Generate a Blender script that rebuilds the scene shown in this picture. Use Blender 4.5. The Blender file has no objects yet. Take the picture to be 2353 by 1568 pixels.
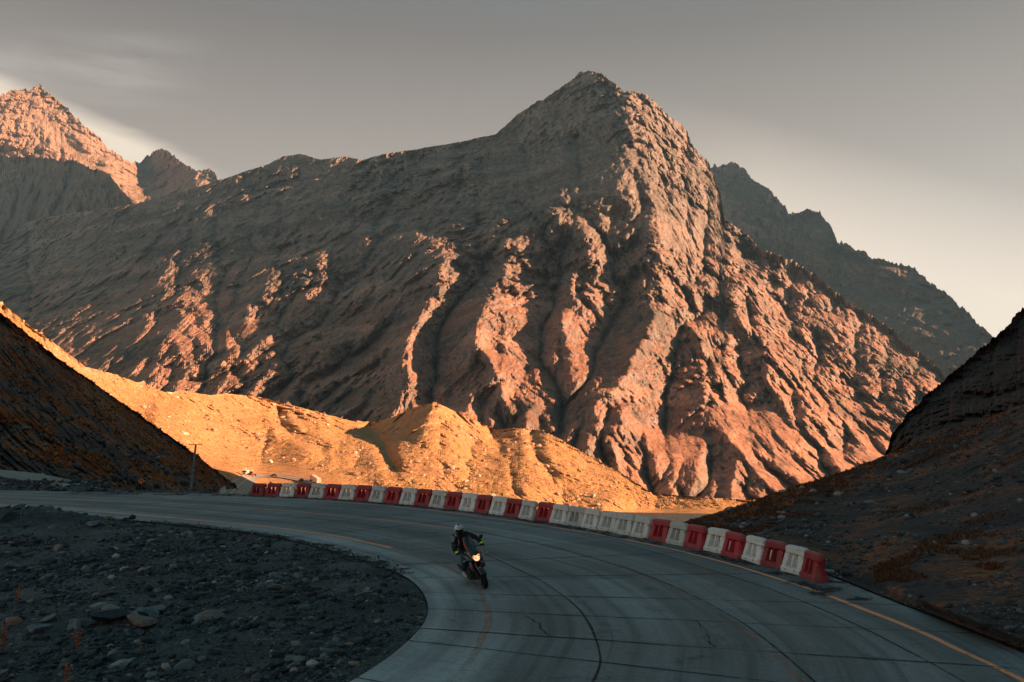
import bpy, bmesh, math, random
import numpy as np
from mathutils import Vector, Matrix
random.seed(7)
rng = np.random.default_rng(7)
SC = bpy.context.scene
COL = SC.collection
R = math.radians

# ------------------------------------------------------------------ camera
F, CX, CY, HZ, CAMZ = 2010.6, 1176.5, 784.0, 975.0, 4.3     # survey units of the photograph (2353 wide)
PITCH = math.atan((HZ - CY) / F)
cam_d = bpy.data.cameras.new("camera"); cam = bpy.data.objects.new("camera", cam_d); COL.objects.link(cam)
cam.location = (0, 0, CAMZ); cam.rotation_euler = (math.pi / 2 + PITCH, 0, 0)
cam_d.sensor_width = 36; cam_d.lens = 36 * F / 2353.0
cam_d.clip_start = 0.1; cam_d.clip_end = 20000
SC.camera = cam

# ------------------------------------------------------------------ light
SUN_EL, SUN_AZ = 18.5, 94.0          # azimuth clockwise from the view axis (+Y)
w = bpy.data.worlds.new("World"); SC.world = w; w.use_nodes = True
nt = w.node_tree; nt.nodes.clear()
def N(tree, typ, **kw):
    n = tree.nodes.new(typ)
    for k, v in kw.items(): setattr(n, k, v)
    return n
def setin(n, **kw):
    for k, v in kw.items():
        n.inputs[k.replace('_', ' ')].default_value = v
def ramp(tree, src, stops, interp='LINEAR'):
    r = N(tree, 'ShaderNodeValToRGB'); r.color_ramp.interpolation = interp
    els = r.color_ramp.elements
    while len(els) < len(stops): els.new(0.5)
    for e, (p, c) in zip(els, stops):
        e.position = p; e.color = (c, c, c, 1) if isinstance(c, (int, float)) else (*c, 1)
    tree.links.new(src, r.inputs[0]); return r.outputs[0]
def mixc(tree, fac, a, b, mode='MIX'):
    m = N(tree, 'ShaderNodeMix', data_type='RGBA', blend_type=mode)
    for s, v in ((m.inputs[0], fac), (m.inputs[6], a), (m.inputs[7], b)):
        if isinstance(v, bpy.types.NodeSocket): tree.links.new(v, s)
        elif isinstance(v, (int, float)): s.default_value = v
        else: s.default_value = (*v, 1)
    return m.outputs[2]
def mathn(tree, op, a, b=0.0, clamp=False):
    m = N(tree, 'ShaderNodeMath', operation=op); m.use_clamp = clamp
    for s, v in ((m.inputs[0], a), (m.inputs[1], b)):
        if isinstance(v, bpy.types.NodeSocket): tree.links.new(v, s)
        else: s.default_value = v
    return m.outputs[0]
sky = N(nt, 'ShaderNodeTexSky', sky_type='NISHITA'); sky.sun_disc = False
sky.sun_elevation = R(SUN_EL); sky.sun_rotation = R(SUN_AZ); sky.altitude = 2400; sky.air_density = 1.0; sky.dust_density = 3.0
tc = N(nt, 'ShaderNodeTexCoord'); sep = N(nt, 'ShaderNodeSeparateXYZ'); nt.links.new(tc.outputs['Generated'], sep.inputs[0])
# the graded evening sky: pale cream at the skyline, warm grey above, teal overhead
wn = N(nt, 'ShaderNodeTexNoise'); wn.inputs['Scale'].default_value = 2.2; wn.inputs['Detail'].default_value = 7; wn.inputs['Roughness'].default_value = 0.6
mp = N(nt, 'ShaderNodeMapping'); mp.inputs['Rotation'].default_value = (0.0, R(-28), 0.0); mp.inputs['Scale'].default_value = (1.2, 1.2, 9.0)
nt.links.new(tc.outputs['Generated'], mp.inputs[0]); nt.links.new(mp.outputs[0], wn.inputs[0])
grad = ramp(nt, sep.outputs[2], [(0.0, (.64, .49, .375)), (0.08, (.58, .455, .36)), (0.17, (.44, .36, .295)), (0.28, (.295, .24, .20)), (0.42, (.150, .126, .110)), (0.58, (.05, .115, .14)), (1.0, (.025, .125, .165))])
yy = mathn(nt, 'MAXIMUM', sep.outputs[1], 0.15); su = mathn(nt, 'DIVIDE', sep.outputs[0], yy); sv = mathn(nt, 'DIVIDE', sep.outputs[2], yy); fr = ramp(nt, sep.outputs[1], [(0.15, 0.0), (0.4, 1.0)])
wob = mathn(nt, 'MULTIPLY', mathn(nt, 'SUBTRACT', wn.outputs[0], 0.5), 0.05)
t_l = N(nt, 'ShaderNodeMath', operation='MULTIPLY_ADD'); nt.links.new(su, t_l.inputs[0]); t_l.inputs[1].default_value = -0.46; t_l.inputs[2].default_value = 0.128
dl_ = mathn(nt, 'ADD', mathn(nt, 'SUBTRACT', sv, t_l.outputs[0]), wob)
gl_l = mathn(nt, 'MULTIPLY', ramp(nt, mathn(nt, 'ADD', dl_, 0.5), [(0.488, 1.0), (0.516, 0.0)]), ramp(nt, mathn(nt, 'ADD', su, 1.0), [(0.60, 1.0), (0.69, 0.0)]))
t_r = N(nt, 'ShaderNodeMath', operation='MULTIPLY_ADD'); nt.links.new(su, t_r.inputs[0]); t_r.inputs[1].default_value = -0.29; t_r.inputs[2].default_value = 0.385
dr_ = mathn(nt, 'SUBTRACT', sv, t_r.outputs[0])
gl_r = mathn(nt, 'MULTIPLY', ramp(nt, mathn(nt, 'ADD', dr_, 0.5), [(0.43, 1.0), (0.56, 0.0)]), ramp(nt, su, [(0.12, 0.0), (0.30, 1.0)]))
grad = mixc(nt, mathn(nt, 'MULTIPLY', mathn(nt, 'MULTIPLY', gl_l, fr), 0.85), grad, (.72, .60, .46))
grad = mixc(nt, mathn(nt, 'MULTIPLY', mathn(nt, 'MULTIPLY', gl_r, fr), 0.7), grad, (.70, .57, .45))
left = mathn(nt, 'MULTIPLY', ramp(nt, mathn(nt, 'ADD', su, 1.0), [(0.55, 1.0), (0.66, 0.0)]), fr)
band = ramp(nt, sv, [(0.36, 0.0), (0.40, 1.0), (0.43, 1.0), (0.47, 0.0)])
cl = mathn(nt, 'MULTIPLY', mathn(nt, 'MULTIPLY', ramp(nt, wn.outputs[0], [(0.46, 0.0), (0.66, 1.0)]), left), band)
grad = mixc(nt, mathn(nt, 'MULTIPLY', cl, 0.7), grad, (.37, .33, .28))
bgs = N(nt, 'ShaderNodeBackground'); nt.links.new(sky.outputs[0], bgs.inputs[0]); bgs.inputs[1].default_value = 0.05
bgg = N(nt, 'ShaderNodeBackground'); nt.links.new(grad, bgg.inputs[0]); bgg.inputs[1].default_value = 0.52
mx = N(nt, 'ShaderNodeMixShader'); mx.inputs[0].default_value = 0.93
wo = N(nt, 'ShaderNodeOutputWorld')
nt.links.new(bgs.outputs[0], mx.inputs[1]); nt.links.new(bgg.outputs[0], mx.inputs[2]); nt.links.new(mx.outputs[0], wo.inputs[0])
sd = bpy.data.lights.new("sun", 'SUN'); sun = bpy.data.objects.new("sun", sd); COL.objects.link(sun)
sd.energy = 5.0; sd.angle = R(0.6); sd.color = (1.0, 0.57, 0.33)
S_DIR = Vector((math.cos(R(SUN_EL)) * math.sin(R(SUN_AZ)), math.cos(R(SUN_EL)) * math.cos(R(SUN_AZ)), math.sin(R(SUN_EL))))
sun.rotation_euler = S_DIR.to_track_quat('Z', 'Y').to_euler()
SC.view_settings.view_transform = 'Standard'; SC.view_settings.look = 'None'; SC.view_settings.gamma = 1.0
SC.view_settings.exposure = 1.6
SC.render.engine = 'CYCLES'
SC.cycles.max_bounces = 5; SC.cycles.diffuse_bounces = 2; SC.cycles.volume_bounces = 0
SC.cycles.use_denoising = True

# ------------------------------------------------------------------ helpers
def ray(x, y):
    """direction of a surveyed point, forward component 1"""
    x = np.asarray(x, float); y = np.asarray(y, float)
    u = x - CX; v = -(y - CY); c, s = math.cos(PITCH), math.sin(PITCH)
    Y = F * c - v * s; Z = F * s + v * c
    return u / Y, Z / Y
def P3(x, y, D):
    a, b = ray(x, y); return np.stack([a * D, np.ones_like(a) * D, CAMZ + b * D], -1)
def G(x, y, z=0.0):
    a, b = ray(x, y); t = (z - CAMZ) / b
    return np.stack([a * t, t, np.ones_like(a) * z], -1)
def _h(ix, iy, iz, seed):
    h = (ix.astype(np.int64) * 374761393 + iy.astype(np.int64) * 668265263 + iz.astype(np.int64) * 2147483647 + seed * 1274126177) & 0xffffffff
    h = ((h ^ (h >> 13)) * 1274126177) & 0xffffffff
    return ((h ^ (h >> 16)) & 0xffff) / 32767.5 - 1.0
def _fade(t): return t * t * t * (t * (t * 6 - 15) + 10)
def noise(x, y, z=0.0, seed=0):
    """smooth value noise, about -1..1"""
    x, y, z = np.broadcast_arrays(np.asarray(x, float), np.asarray(y, float), np.asarray(z, float))
    ix, iy, iz = np.floor(x), np.floor(y), np.floor(z); fx, fy, fz = _fade(x - ix), _fade(y - iy), _fade(z - iz)
    flat = np.all(z == z.flat[0])
    def pl(k):
        a = _h(ix, iy, iz + k, seed); b = _h(ix + 1, iy, iz + k, seed); c = _h(ix, iy + 1, iz + k, seed); d = _h(ix + 1, iy + 1, iz + k, seed)
        ab = a + (b - a) * fx; cd = c + (d - c) * fx; return ab + (cd - ab) * fy
    p0 = pl(0)
    if flat and float(fz.flat[0]) == 0.0: return p0
    return p0 + (pl(1) - p0) * fz
def fbm(x, y, z=0.0, oct=4, seed=0, gain=0.5, ridge=False):
    s = 0.0; a = 1.0; t = 0.0; f = 1.0
    for i in range(oct):
        n = noise(np.asarray(x) * f + 17.3 * i, np.asarray(y) * f - 9.1 * i, np.asarray(z) * f, seed + i)
        if ridge: n = 1 - 2 * np.abs(n)
        s = s + a * n; t += a; a *= gain; f *= 2.03
    return s / t
def worley(x, y, seed=0):
    """distance to the nearest scattered point, for faceted crags"""
    ix, iy = np.floor(x), np.floor(y); best = np.full(np.shape(x), 9.0)
    for a in (-1, 0, 1):
        for b in (-1, 0, 1):
            jx, jy = ix + a, iy + b; px = jx + .5 + .45 * _h(jx, jy, jx * 0, seed); py = jy + .5 + .45 * _h(jx, jy, jx * 0 + 1, seed)
            best = np.minimum(best, (x - px) ** 2 + (y - py) ** 2)
    return np.sqrt(best)
def crag(x, y, oct=3, seed=0, gain=.55):
    s = 0; a = 1.0; t = 0.0; f = 1.0
    for i in range(oct): s = s + a * (worley(x * f + 7 * i, y * f, seed + i) - .45) * 2; t += a; a *= gain; f *= 2.1
    return s / t
def sm(a, b, x): t = np.clip((x - a) / (b - a), 0, 1); return t * t * (3 - 2 * t)
def rbf(pts, eps=0.0):
    pts = np.array(pts, float); X = pts[:, :2] / 500.0; V = pts[:, 2]; n = len(X)
    K = np.sqrt(((X[:, None] - X[None]) ** 2).sum(-1)) + np.eye(n) * eps
    A = np.zeros((n + 3, n + 3)); A[:n, :n] = K; A[:n, n] = 1; A[:n, n + 1:] = X; A[n, :n] = 1; A[n + 1:, :n] = X.T
    wts = np.linalg.solve(A, np.concatenate([V, np.zeros(3)]))
    def f(x, y):
        x = np.asarray(x, float) / 500.0; y = np.asarray(y, float) / 500.0; sh = x.shape; x = x.ravel(); y = y.ravel()
        o = wts[n] + wts[n + 1] * x + wts[n + 2] * y
        for i in range(n): o += wts[i] * np.sqrt((x - X[i, 0]) ** 2 + (y - X[i, 1]) ** 2)
        return o.reshape(sh)
    return f
def rbf2(pts):
    """thin plate spline"""
    pts = np.array(pts, float); X = pts[:, :2] / 500.0; V = pts[:, 2]; n = len(X)
    def k(r2): return 0.5 * r2 * np.log(r2 + 1e-12)
    A = np.zeros((n + 3, n + 3)); A[:n, :n] = k(((X[:, None] - X[None]) ** 2).sum(-1)); A[:n, n] = 1; A[:n, n + 1:] = X; A[n, :n] = 1; A[n + 1:, :n] = X.T
    wts = np.linalg.solve(A, np.concatenate([V, np.zeros(3)]))
    def f(x, y):
        x = np.asarray(x, float) / 500.0; y = np.asarray(y, float) / 500.0
        o = wts[n] + wts[n + 1] * x + wts[n + 2] * y
        for i in range(n): o = o + wts[i] * k((x - X[i, 0]) ** 2 + (y - X[i, 1]) ** 2)
        return o
    return f
def resample(pl, step):
    pl = np.array(pl, float); d = np.sqrt((np.diff(pl[:, :2], axis=0) ** 2).sum(1)); s = np.concatenate([[0], np.cumsum(d)])
    n = max(2, int(s[-1] / step) + 1); t = np.linspace(0, s[-1], n)
    return np.stack([np.interp(t, s, pl[:, k]) for k in range(pl.shape[1])], 1)
def smooth_pl(pl, it=3):
    pl = np.array(pl, float)
    for _ in range(it):
        q = pl.copy(); q[1:-1] = 0.25 * pl[:-2] + 0.5 * pl[1:-1] + 0.25 * pl[2:]; pl = q
    return pl
def mesh_from(name, verts, faces, mats=(), smooth=False, parent=None, mi=None):
    verts = np.asarray(verts, dtype=np.float32).reshape(-1, 3); faces = np.asarray(faces, dtype=np.int32); nf, k = faces.shape
    me = bpy.data.meshes.new(name); me.vertices.add(len(verts)); me.vertices.foreach_set('co', verts.ravel())
    me.loops.add(nf * k); me.loops.foreach_set('vertex_index', faces.ravel())
    me.polygons.add(nf); me.polygons.foreach_set('loop_start', np.arange(0, nf * k, k, dtype=np.int32)); me.polygons.foreach_set('loop_total', np.full(nf, k, np.int32))
    if mi is not None: me.polygons.foreach_set('material_index', np.asarray(mi, np.int32))
    me.polygons.foreach_set('use_smooth', np.full(nf, smooth, bool)); me.update(calc_edges=True); me.validate()
    for m in (mats if isinstance(mats, (list, tuple)) else [mats]): me.materials.append(m)
    o = bpy.data.objects.new(name, me); COL.objects.link(o)
    if parent: o.parent = parent
    return o
def gridfaces(nr, nc):
    a = np.arange(nr * nc).reshape(nr, nc)
    return np.stack([a[:-1, :-1], a[:-1, 1:], a[1:, 1:], a[1:, :-1]], -1).reshape(-1, 4)
def tag(o, label=None, cat=None, group=None, kind=None):
    for k, v in (('label', label), ('category', cat), ('group', group), ('kind', kind)):
        if v: o[k] = v
    return o
def pl_dist(px, py, pl):
    """distance to polyline and side sign (+ left of travel)"""
    px = np.asarray(px); best = np.full(px.shape, 1e18); sg = np.zeros(px.shape)
    for (ax, ay), (bx, by) in zip(pl[:-1, :2], pl[1:, :2]):
        dx, dy = bx - ax, by - ay; L2 = dx * dx + dy * dy + 1e-12
        t = np.clip(((px - ax) * dx + (py - ay) * dy) / L2, 0, 1); qx = px - ax - t * dx; qy = py - ay - t * dy
        d = qx * qx + qy * qy; m = d < best; best = np.where(m, d, best); sg = np.where(m, np.sign(dx * (py - ay) - dy * (px - ax)), sg)
    return np.sqrt(best), sg

# ------------------------------------------------------------------ materials
def new_mat(name, rough=0.9, spec=0.2):
    m = bpy.data.materials.new(name); m.use_nodes = True; t = m.node_tree; b = t.nodes['Principled BSDF']
    b.inputs['Roughness'].default_value = rough; b.inputs['Specular IOR Level'].default_value = spec
    return m, t, b
def tnoise(t, scale, detail=6, rough=0.6, vec=None, dist=0.0, lac=2.0):
    n = N(t, 'ShaderNodeTexNoise'); n.inputs['Scale'].default_value = scale; n.inputs['Detail'].default_value = detail; n.inputs['Roughness'].default_value = rough
    n.inputs['Distortion'].default_value = dist
    if vec: t.links.new(vec, n.inputs['Vector'])
    return n.outputs[0]
def objco(t, scale=(1, 1, 1), rot=(0, 0, 0), kind='Object'):
    c = N(t, 'ShaderNodeTexCoord'); m = N(t, 'ShaderNodeMapping'); m.inputs['Scale'].default_value = scale; m.inputs['Rotation'].default_value = rot
    t.links.new(c.outputs[kind], m.inputs[0]); return m.outputs[0]
def bump(t, b, h, dist, strength=1.0):
    n = N(t, 'ShaderNodeBump'); n.inputs['Strength'].default_value = strength; n.inputs['Distance'].default_value = dist
    t.links.new(h, n.inputs['Height']); t.links.new(n.outputs[0], b.inputs['Normal'])
def plain(name, col, rough=0.5, spec=0.4, metal=0.0, var=0.12, scale=6.0, bmp=0.0):
    m, t, b = new_mat(name, rough, spec); b.inputs['Metallic'].default_value = metal
    n = tnoise(t, scale, 4, 0.6, objco(t)); d = [c * (1 - var) for c in col]; l = [min(1, c * (1 + var)) for c in col]
    t.links.new(ramp(t, n, [(0.3, tuple(d)), (0.7, tuple(l))]), b.inputs['Base Color'])
    if bmp: bump(t, b, n, bmp)
    return m
def terrain_mat(name, rock, soil, veg, scale=1.0, steep=(0.35, 0.75), veg_lo=0.5, veg_hi=0.62, fine=1.0, bdist=2.0, speck=None, low=None, streak=None):
    """rock on steep ground, soil on gentle ground, dry vegetation in patches; scale = metres of a patch"""
    m, t, b = new_mat(name, 0.95, 0.1)
    co = objco(t)
    big = tnoise(t, 1.0 / scale, 6, 0.62, co, 0.6); mid = tnoise(t, 5.0 / scale, 6, 0.65, co, 0.3); fin = tnoise(t, 26.0 / scale, 5, 0.7, co)
    g = N(t, 'ShaderNodeNewGeometry'); s = N(t, 'ShaderNodeSeparateXYZ'); t.links.new(g.outputs['Normal'], s.inputs[0])
    up = ramp(t, mathn(t, 'ADD', s.outputs[2], mathn(t, 'MULTIPLY', mathn(t, 'SUBTRACT', mid, 0.5), 0.5)), [(steep[0], 0.0), (steep[1], 1.0)])
    soilc = ramp(t, big, [(0.32, tuple(c * 0.62 for c in soil)), (0.5, soil), (0.68, tuple(min(1, c * 1.25) for c in soil))])
    if low:
        g2 = N(t, 'ShaderNodeSeparateXYZ'); t.links.new(co, g2.inputs[0])
        hh = mathn(t, 'ADD', mathn(t, 'DIVIDE', g2.outputs[2], low[0]), mathn(t, 'MULTIPLY', mathn(t, 'SUBTRACT', big, .5), 1.2))
        soilc = mixc(t, ramp(t, hh, [(.15, 1.0), (.8, 0.0)]), soilc, low[1])
    if streak:
        sn = tnoise(t, 1.0, 6, .65, objco(t, (streak[1] / 7, streak[1] / 7, streak[1]), (0, R(streak[0]), 0)), .4)
        soilc = mixc(t, .8, soilc, ramp(t, sn, [(.34, .45), (.5, .95), (.66, 1.6)]), 'MULTIPLY')
    rockc = ramp(t, mid, [(0.3, tuple(c * 0.45 for c in rock)), (0.5, rock), (0.68, tuple(min(1, c * 1.45) for c in rock))])
    c = mixc(t, up, rockc, soilc)
    v = mathn(t, 'ADD', mathn(t, 'MULTIPLY', big, 0.5), mathn(t, 'MULTIPLY', mid, 0.5))
    vm = mathn(t, 'MULTIPLY', ramp(t, v, [(veg_lo, 0.0), (veg_hi, 1.0)]), ramp(t, fin, [(0.38, 0.2), (0.55, 1.0)]))
    c = mixc(t, vm, c, veg)
    dk = ramp(t, fin, [(0.33, 0.45), (0.5, 1.0), (0.7, 1.3)])
    c = mixc(t, fine, c, dk, 'MULTIPLY')
    if speck:
        vo = N(t, 'ShaderNodeTexVoronoi'); vo.inputs['Scale'].default_value = speck[0]; t.links.new(co, vo.inputs['Vector'])
        sel = mathn(t, 'MULTIPLY', ramp(t, vo.outputs['Distance'], [(0.16, 1.0), (0.24, 0.0)]), ramp(t, mid, [(0.46, 0.0), (0.56, 1.0)]))
        c = mixc(t, sel, c, speck[1])
    t.links.new(c, b.inputs['Base Color'])
    h = mathn(t, 'ADD', mathn(t, 'MULTIPLY', mid, 1.0), mathn(t, 'MULTIPLY', fin, 0.35))
    bump(t, b, h, bdist)
    return m
# ------------------------------------------------------------------ terrain
def blur(a, r):
    for ax in (0, 1):
        k = 2 * r + 1; p = np.pad(a, [(r + 1, r) if i == ax else (0, 0) for i in (0, 1)], mode='edge'); c = np.cumsum(p, axis=ax)
        a = (np.take(c, range(k, c.shape[ax]), axis=ax) - np.take(c, range(0, c.shape[ax] - k), axis=ax)) / k
    return a
def erode(D, Xp, Yp, iters, amp, seed, mask=None):
    """run water down the slope and cut gullies where it gathers (row 0 is the foot, last row the crest)"""
    nr, nc = D.shape; r_ = np.random.default_rng(seed); cols = np.arange(nc)
    dxm = blur(D, 8) * abs(Xp[0, 1] - Xp[0, 0]) / F; dzm = np.abs(np.gradient(Yp, axis=0)) * blur(D, 8) / F + 1e-6
    for it in range(iters):
        rad = max(1, int(10 * (1 - it / iters))) if it < iters - 1 else 1
        S_ = blur(D, rad); Dx = np.gradient(S_, axis=1) / dxm; Dz = np.gradient(S_, axis=0) / dzm
        off_ = np.clip(Dx * np.clip(Dz, .25, 4) / (1 + Dx * Dx), -1.6, 1.6) * dzm / dxm
        A = np.zeros((nr, nc)); w_ = 1.0 + 0 * cols; cur = np.ones(nc)
        for i in range(nr - 1, -1, -1):
            A[i] = cur; t_ = cols + off_[i] + r_.normal(0, .25, nc); t_ = np.clip(t_, 0, nc - 1.001); j = t_.astype(int); f_ = t_ - j; f_ = (f_ > .5) * 1.0
            nx = np.bincount(j, cur * (1 - f_), nc) + np.bincount(j + 1, cur * f_, nc)[:nc]; cur = nx + 1.0
        bg = blur(A, 40); g_ = np.clip(np.log1p(A) / np.log1p(bg * 14), 0, 1.2)
        c_ = .28 * blur(g_, 1) + .30 * blur(g_, 3) + .26 * blur(g_, 8) + .16 * blur(g_, 20); c_ = c_ - blur(c_, 60)
        k_ = amp / iters * (mask if mask is not None else 1.0); D = D + k_ * c_ * 4
    return D
def relief(name, top, bottom, depth, x0, x1, step, rows, mat, noise_fn=None, jitter=0.0, jscale=30.0, back=(300.0, 0.8, 12), er=None, mask_noise_top=True, smooth=False, seed=1):
    """a slope of the landscape built as a surface: surveyed skyline and foot line, distance from `depth`, relief from noise_fn; its far side falls away behind the crest"""
    xs = np.arange(x0, x1 + step, step); nc = len(xs)
    tp = np.interp(xs, [p[0] for p in top], [p[1] for p in top]); bt = np.interp(xs, [p[0] for p in bottom], [p[1] for p in bottom])
    if jitter:
        ja = np.interp(xs, [q[0] for q in jitter], [q[1] for q in jitter]) if isinstance(jitter, list) else jitter
        tp = tp + ja * (.6 * fbm(xs / jscale, 0.5 * np.ones_like(xs), 0, 5, seed, 0.7) - .7 * np.clip(fbm(xs / jscale * 1.7, 3.5 * np.ones_like(xs), 0, 4, seed + 3, 0.7, True), 0, 1))
    v = np.linspace(0, 1, rows)[:, None]
    Yp = bt[None] + (tp - bt)[None] * v; Xp = np.repeat(xs[None], rows, 0)
    D = depth(Xp, Yp)
    if noise_fn is not None:
        P = P3(Xp, Yp, D); D = D + noise_fn(P, Xp, Yp, D)
    if er: D = erode(D, Xp, Yp, er[0], er[1], seed, er[2](Xp, Yp) if len(er) > 2 else None)
    if er and len(er) > 3: D = D + er[3](P3(Xp, Yp, D), Xp, Yp, D)
    P = P3(Xp, Yp, D)
    L, k, nb = back
    bx = []
    for i in range(1, nb + 1):
        s = L * (i / nb) ** 1.8; q = P[-1].copy(); q[:, 1] += s; q[:, 0] += q[:, 0] / q[:, 1] * s
        q[:, 2] -= k * s * (0.6 + 0.4 * i / nb) + 0.0; q[:, 2] += 0.08 * s * fbm(q[:, 0] / (L * .3), q[:, 1] / (L * .3), 0, 3, seed + 9); bx.append(q)
    A = np.concatenate([P, np.stack(bx)], 0)
    o = mesh_from(name, A.reshape(-1, 3), gridfaces(A.shape[0], nc), mat, smooth)
    GRIDS[id(top)] = (P, Xp, Yp)
    return o

GRIDS = {}
# main mountain --------------------------------------------------
TOP_MAIN = [(-700, 760), (-300, 640), (0, 562), (60, 512), (150, 492), (305, 471), (400, 446), (500, 416), (560, 396), (620, 376), (650, 361), (690, 354), (740, 368), (790, 360), (830, 368), (900, 352), (1000, 336), (1060, 326), (1140, 309), (1160, 292), (1190, 265), (1225, 240), (1265, 222), (1290, 200), (1310, 190), (1330, 172), (1350, 166), (1380, 172), (1400, 190), (1430, 210), (1455, 216), (1475, 213), (1490, 225), (1520, 250), (1540, 272), (1560, 285), (1578, 300), (1588, 330), (1605, 350), (1630, 375), (1640, 400), (1655, 445), (1665, 505), (1690, 522), (1720, 545), (1745, 575), (1800, 590), (1850, 620), (1880, 640), (1920, 675), (1960, 700), (2000, 725), (2050, 760), (2100, 805), (2150, 840), (2180, 872), (2300, 960), (2500, 1080), (2800, 1190)]
base_main = rbf2([(-500, 700, 3000), (-500, 900, 2200), (-500, 1150, 1500), (0, 562, 3500), (0, 900, 1730), (0, 1150, 1210), (400, 446, 3200), (400, 800, 1800), (400, 1120, 1150), (690, 354, 3100), (700, 650, 2110), (700, 950, 1370), (700, 1150, 1080), (850, 800, 1640),
    (1140, 309, 2860), (1000, 600, 1980), (1050, 900, 1340), (1050, 1150, 1000), (1350, 166, 2700), (1350, 420, 2180), (1470, 300, 2330), (1350, 300, 2500), (1240, 300, 2690), (1440, 400, 2160), (1350, 700, 1720), (1350, 950, 1270), (1350, 1150, 1040), (1560, 285, 2720), (1560, 560, 2030), (1560, 850, 1500), (1600, 1150, 1020),
    (1665, 505, 2450), (1750, 850, 1700), (1850, 1130, 1120), (1880, 640, 2450), (1960, 900, 1850), (2100, 1100, 1400), (2180, 872, 2150), (2500, 1080, 2000), (2500, 1200, 1600)])
def off(pts, a): return [(x, y, a) for x, y in resample(pts, 38)]
CREST = [([(1082, 575), (1045, 640), (985, 705), (948, 775), (940, 850)], -75), ([(1285, 505), (1220, 560), (1150, 640), (1085, 715), (1080, 790), (1150, 860)], -82),
    ([(1345, 450), (1325, 520), (1350, 600), (1350, 680), (1290, 740)], -45), ([(1500, 470), (1520, 560), (1525, 640), (1505, 730), (1460, 800), (1425, 870), (1430, 950), (1400, 1010)], -62),
    ([(1690, 640), (1720, 720), (1790, 800), (1860, 880), (1900, 960)], -45), ([(1590, 760), (1610, 840), (1620, 930), (1660, 1000)], -42), ([(1460, 240), (1475, 320), (1460, 390), (1430, 430)], -30),
    ([(1760, 590), (1850, 680), (1960, 790), (2060, 880), (2130, 930)], -55), ([(520, 520), (420, 640), (300, 740)], -30), ([(760, 500), (650, 600), (560, 720)], -25), ([(1115, 840), (1125, 900)], -16)]
GULLY = [([(1105, 620), (1062, 668), (1010, 730), (990, 800), (1000, 880)], 36), ([(1310, 545), (1285, 640), (1275, 710), (1235, 790), (1210, 850)], 60), ([(1410, 500), (1440, 580), (1450, 660), (1440, 720), (1400, 800)], 46),
    ([(1600, 560), (1655, 640), (1640, 700), (1580, 760), (1550, 830), (1530, 910), (1530, 1000)], 58), ([(1660, 780), (1720, 880), (1740, 930)], 40), ([(1700, 560), (1800, 700), (1880, 800), (1960, 900), (1990, 960)], 60),
    ([(640, 470), (600, 600), (500, 700)], 30), ([(900, 520), (760, 700), (690, 820)], 22), ([(1560, 960), (1600, 1020)], 15)]
pts = []
for pl, a in CREST + GULLY: pts += off(pl, a)
for x in range(-500, 2800, 330):
    pts.append((x, 1150, 0)); pts.append((x, 100, 0))
pts += [(0, 700, 0), (200, 900, 0), (450, 950, 0), (800, 960, 0), (1000, 400, 0), (800, 400, 0), (1200, 330, 0), (1560, 330, 0), (2250, 900, 0)]
off_main = rbf(pts)
Xa, Za = 235.0, 1180.0
CONES = ((1550, 985, 165, .62), (1235, 985, 140, .7), (1010, 925, 220, .75), (1760, 930, 230, .85), (1950, 905, 200, .8))
def cones(xp, yp):
    c_ = 0
    for ax, ay, h, s in CONES: c_ = np.maximum(c_, sm(0, .65, 1 - np.hypot((xp - ax) / (s * 0.9), (yp - ay)) / h) * sm(-10, 30, yp - ay))
    return c_
def post_main(P, xp, yp, D):
    X, Z = P[..., 0], P[..., 2]; w_ = 22 * fbm(X / 60, Z / 60, 0, 3, 511); k = sm(350, 750, xp + .4 * (yp - 700)) * (1 - cones(xp, yp)); cl = sm(-.25, .25, fbm(X / 150, Z / 120, 0, 3, 516))
    return (.35 + .65 * k) * (1 - .85 * cones(xp, yp)) * ((10 * crag((X * .8 + Z * .5 + w_) / 46, (Z * .8 - X * .4 + w_) / 30, 3, 521, .62) + 9 * fbm((X + w_) / 26, (Z - w_) / 22, 0, 4, 526, .65, True)) * (.3 + .9 * cl) + 3.0 * fbm(X / 7, Z / 6, 0, 2, 531))
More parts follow.
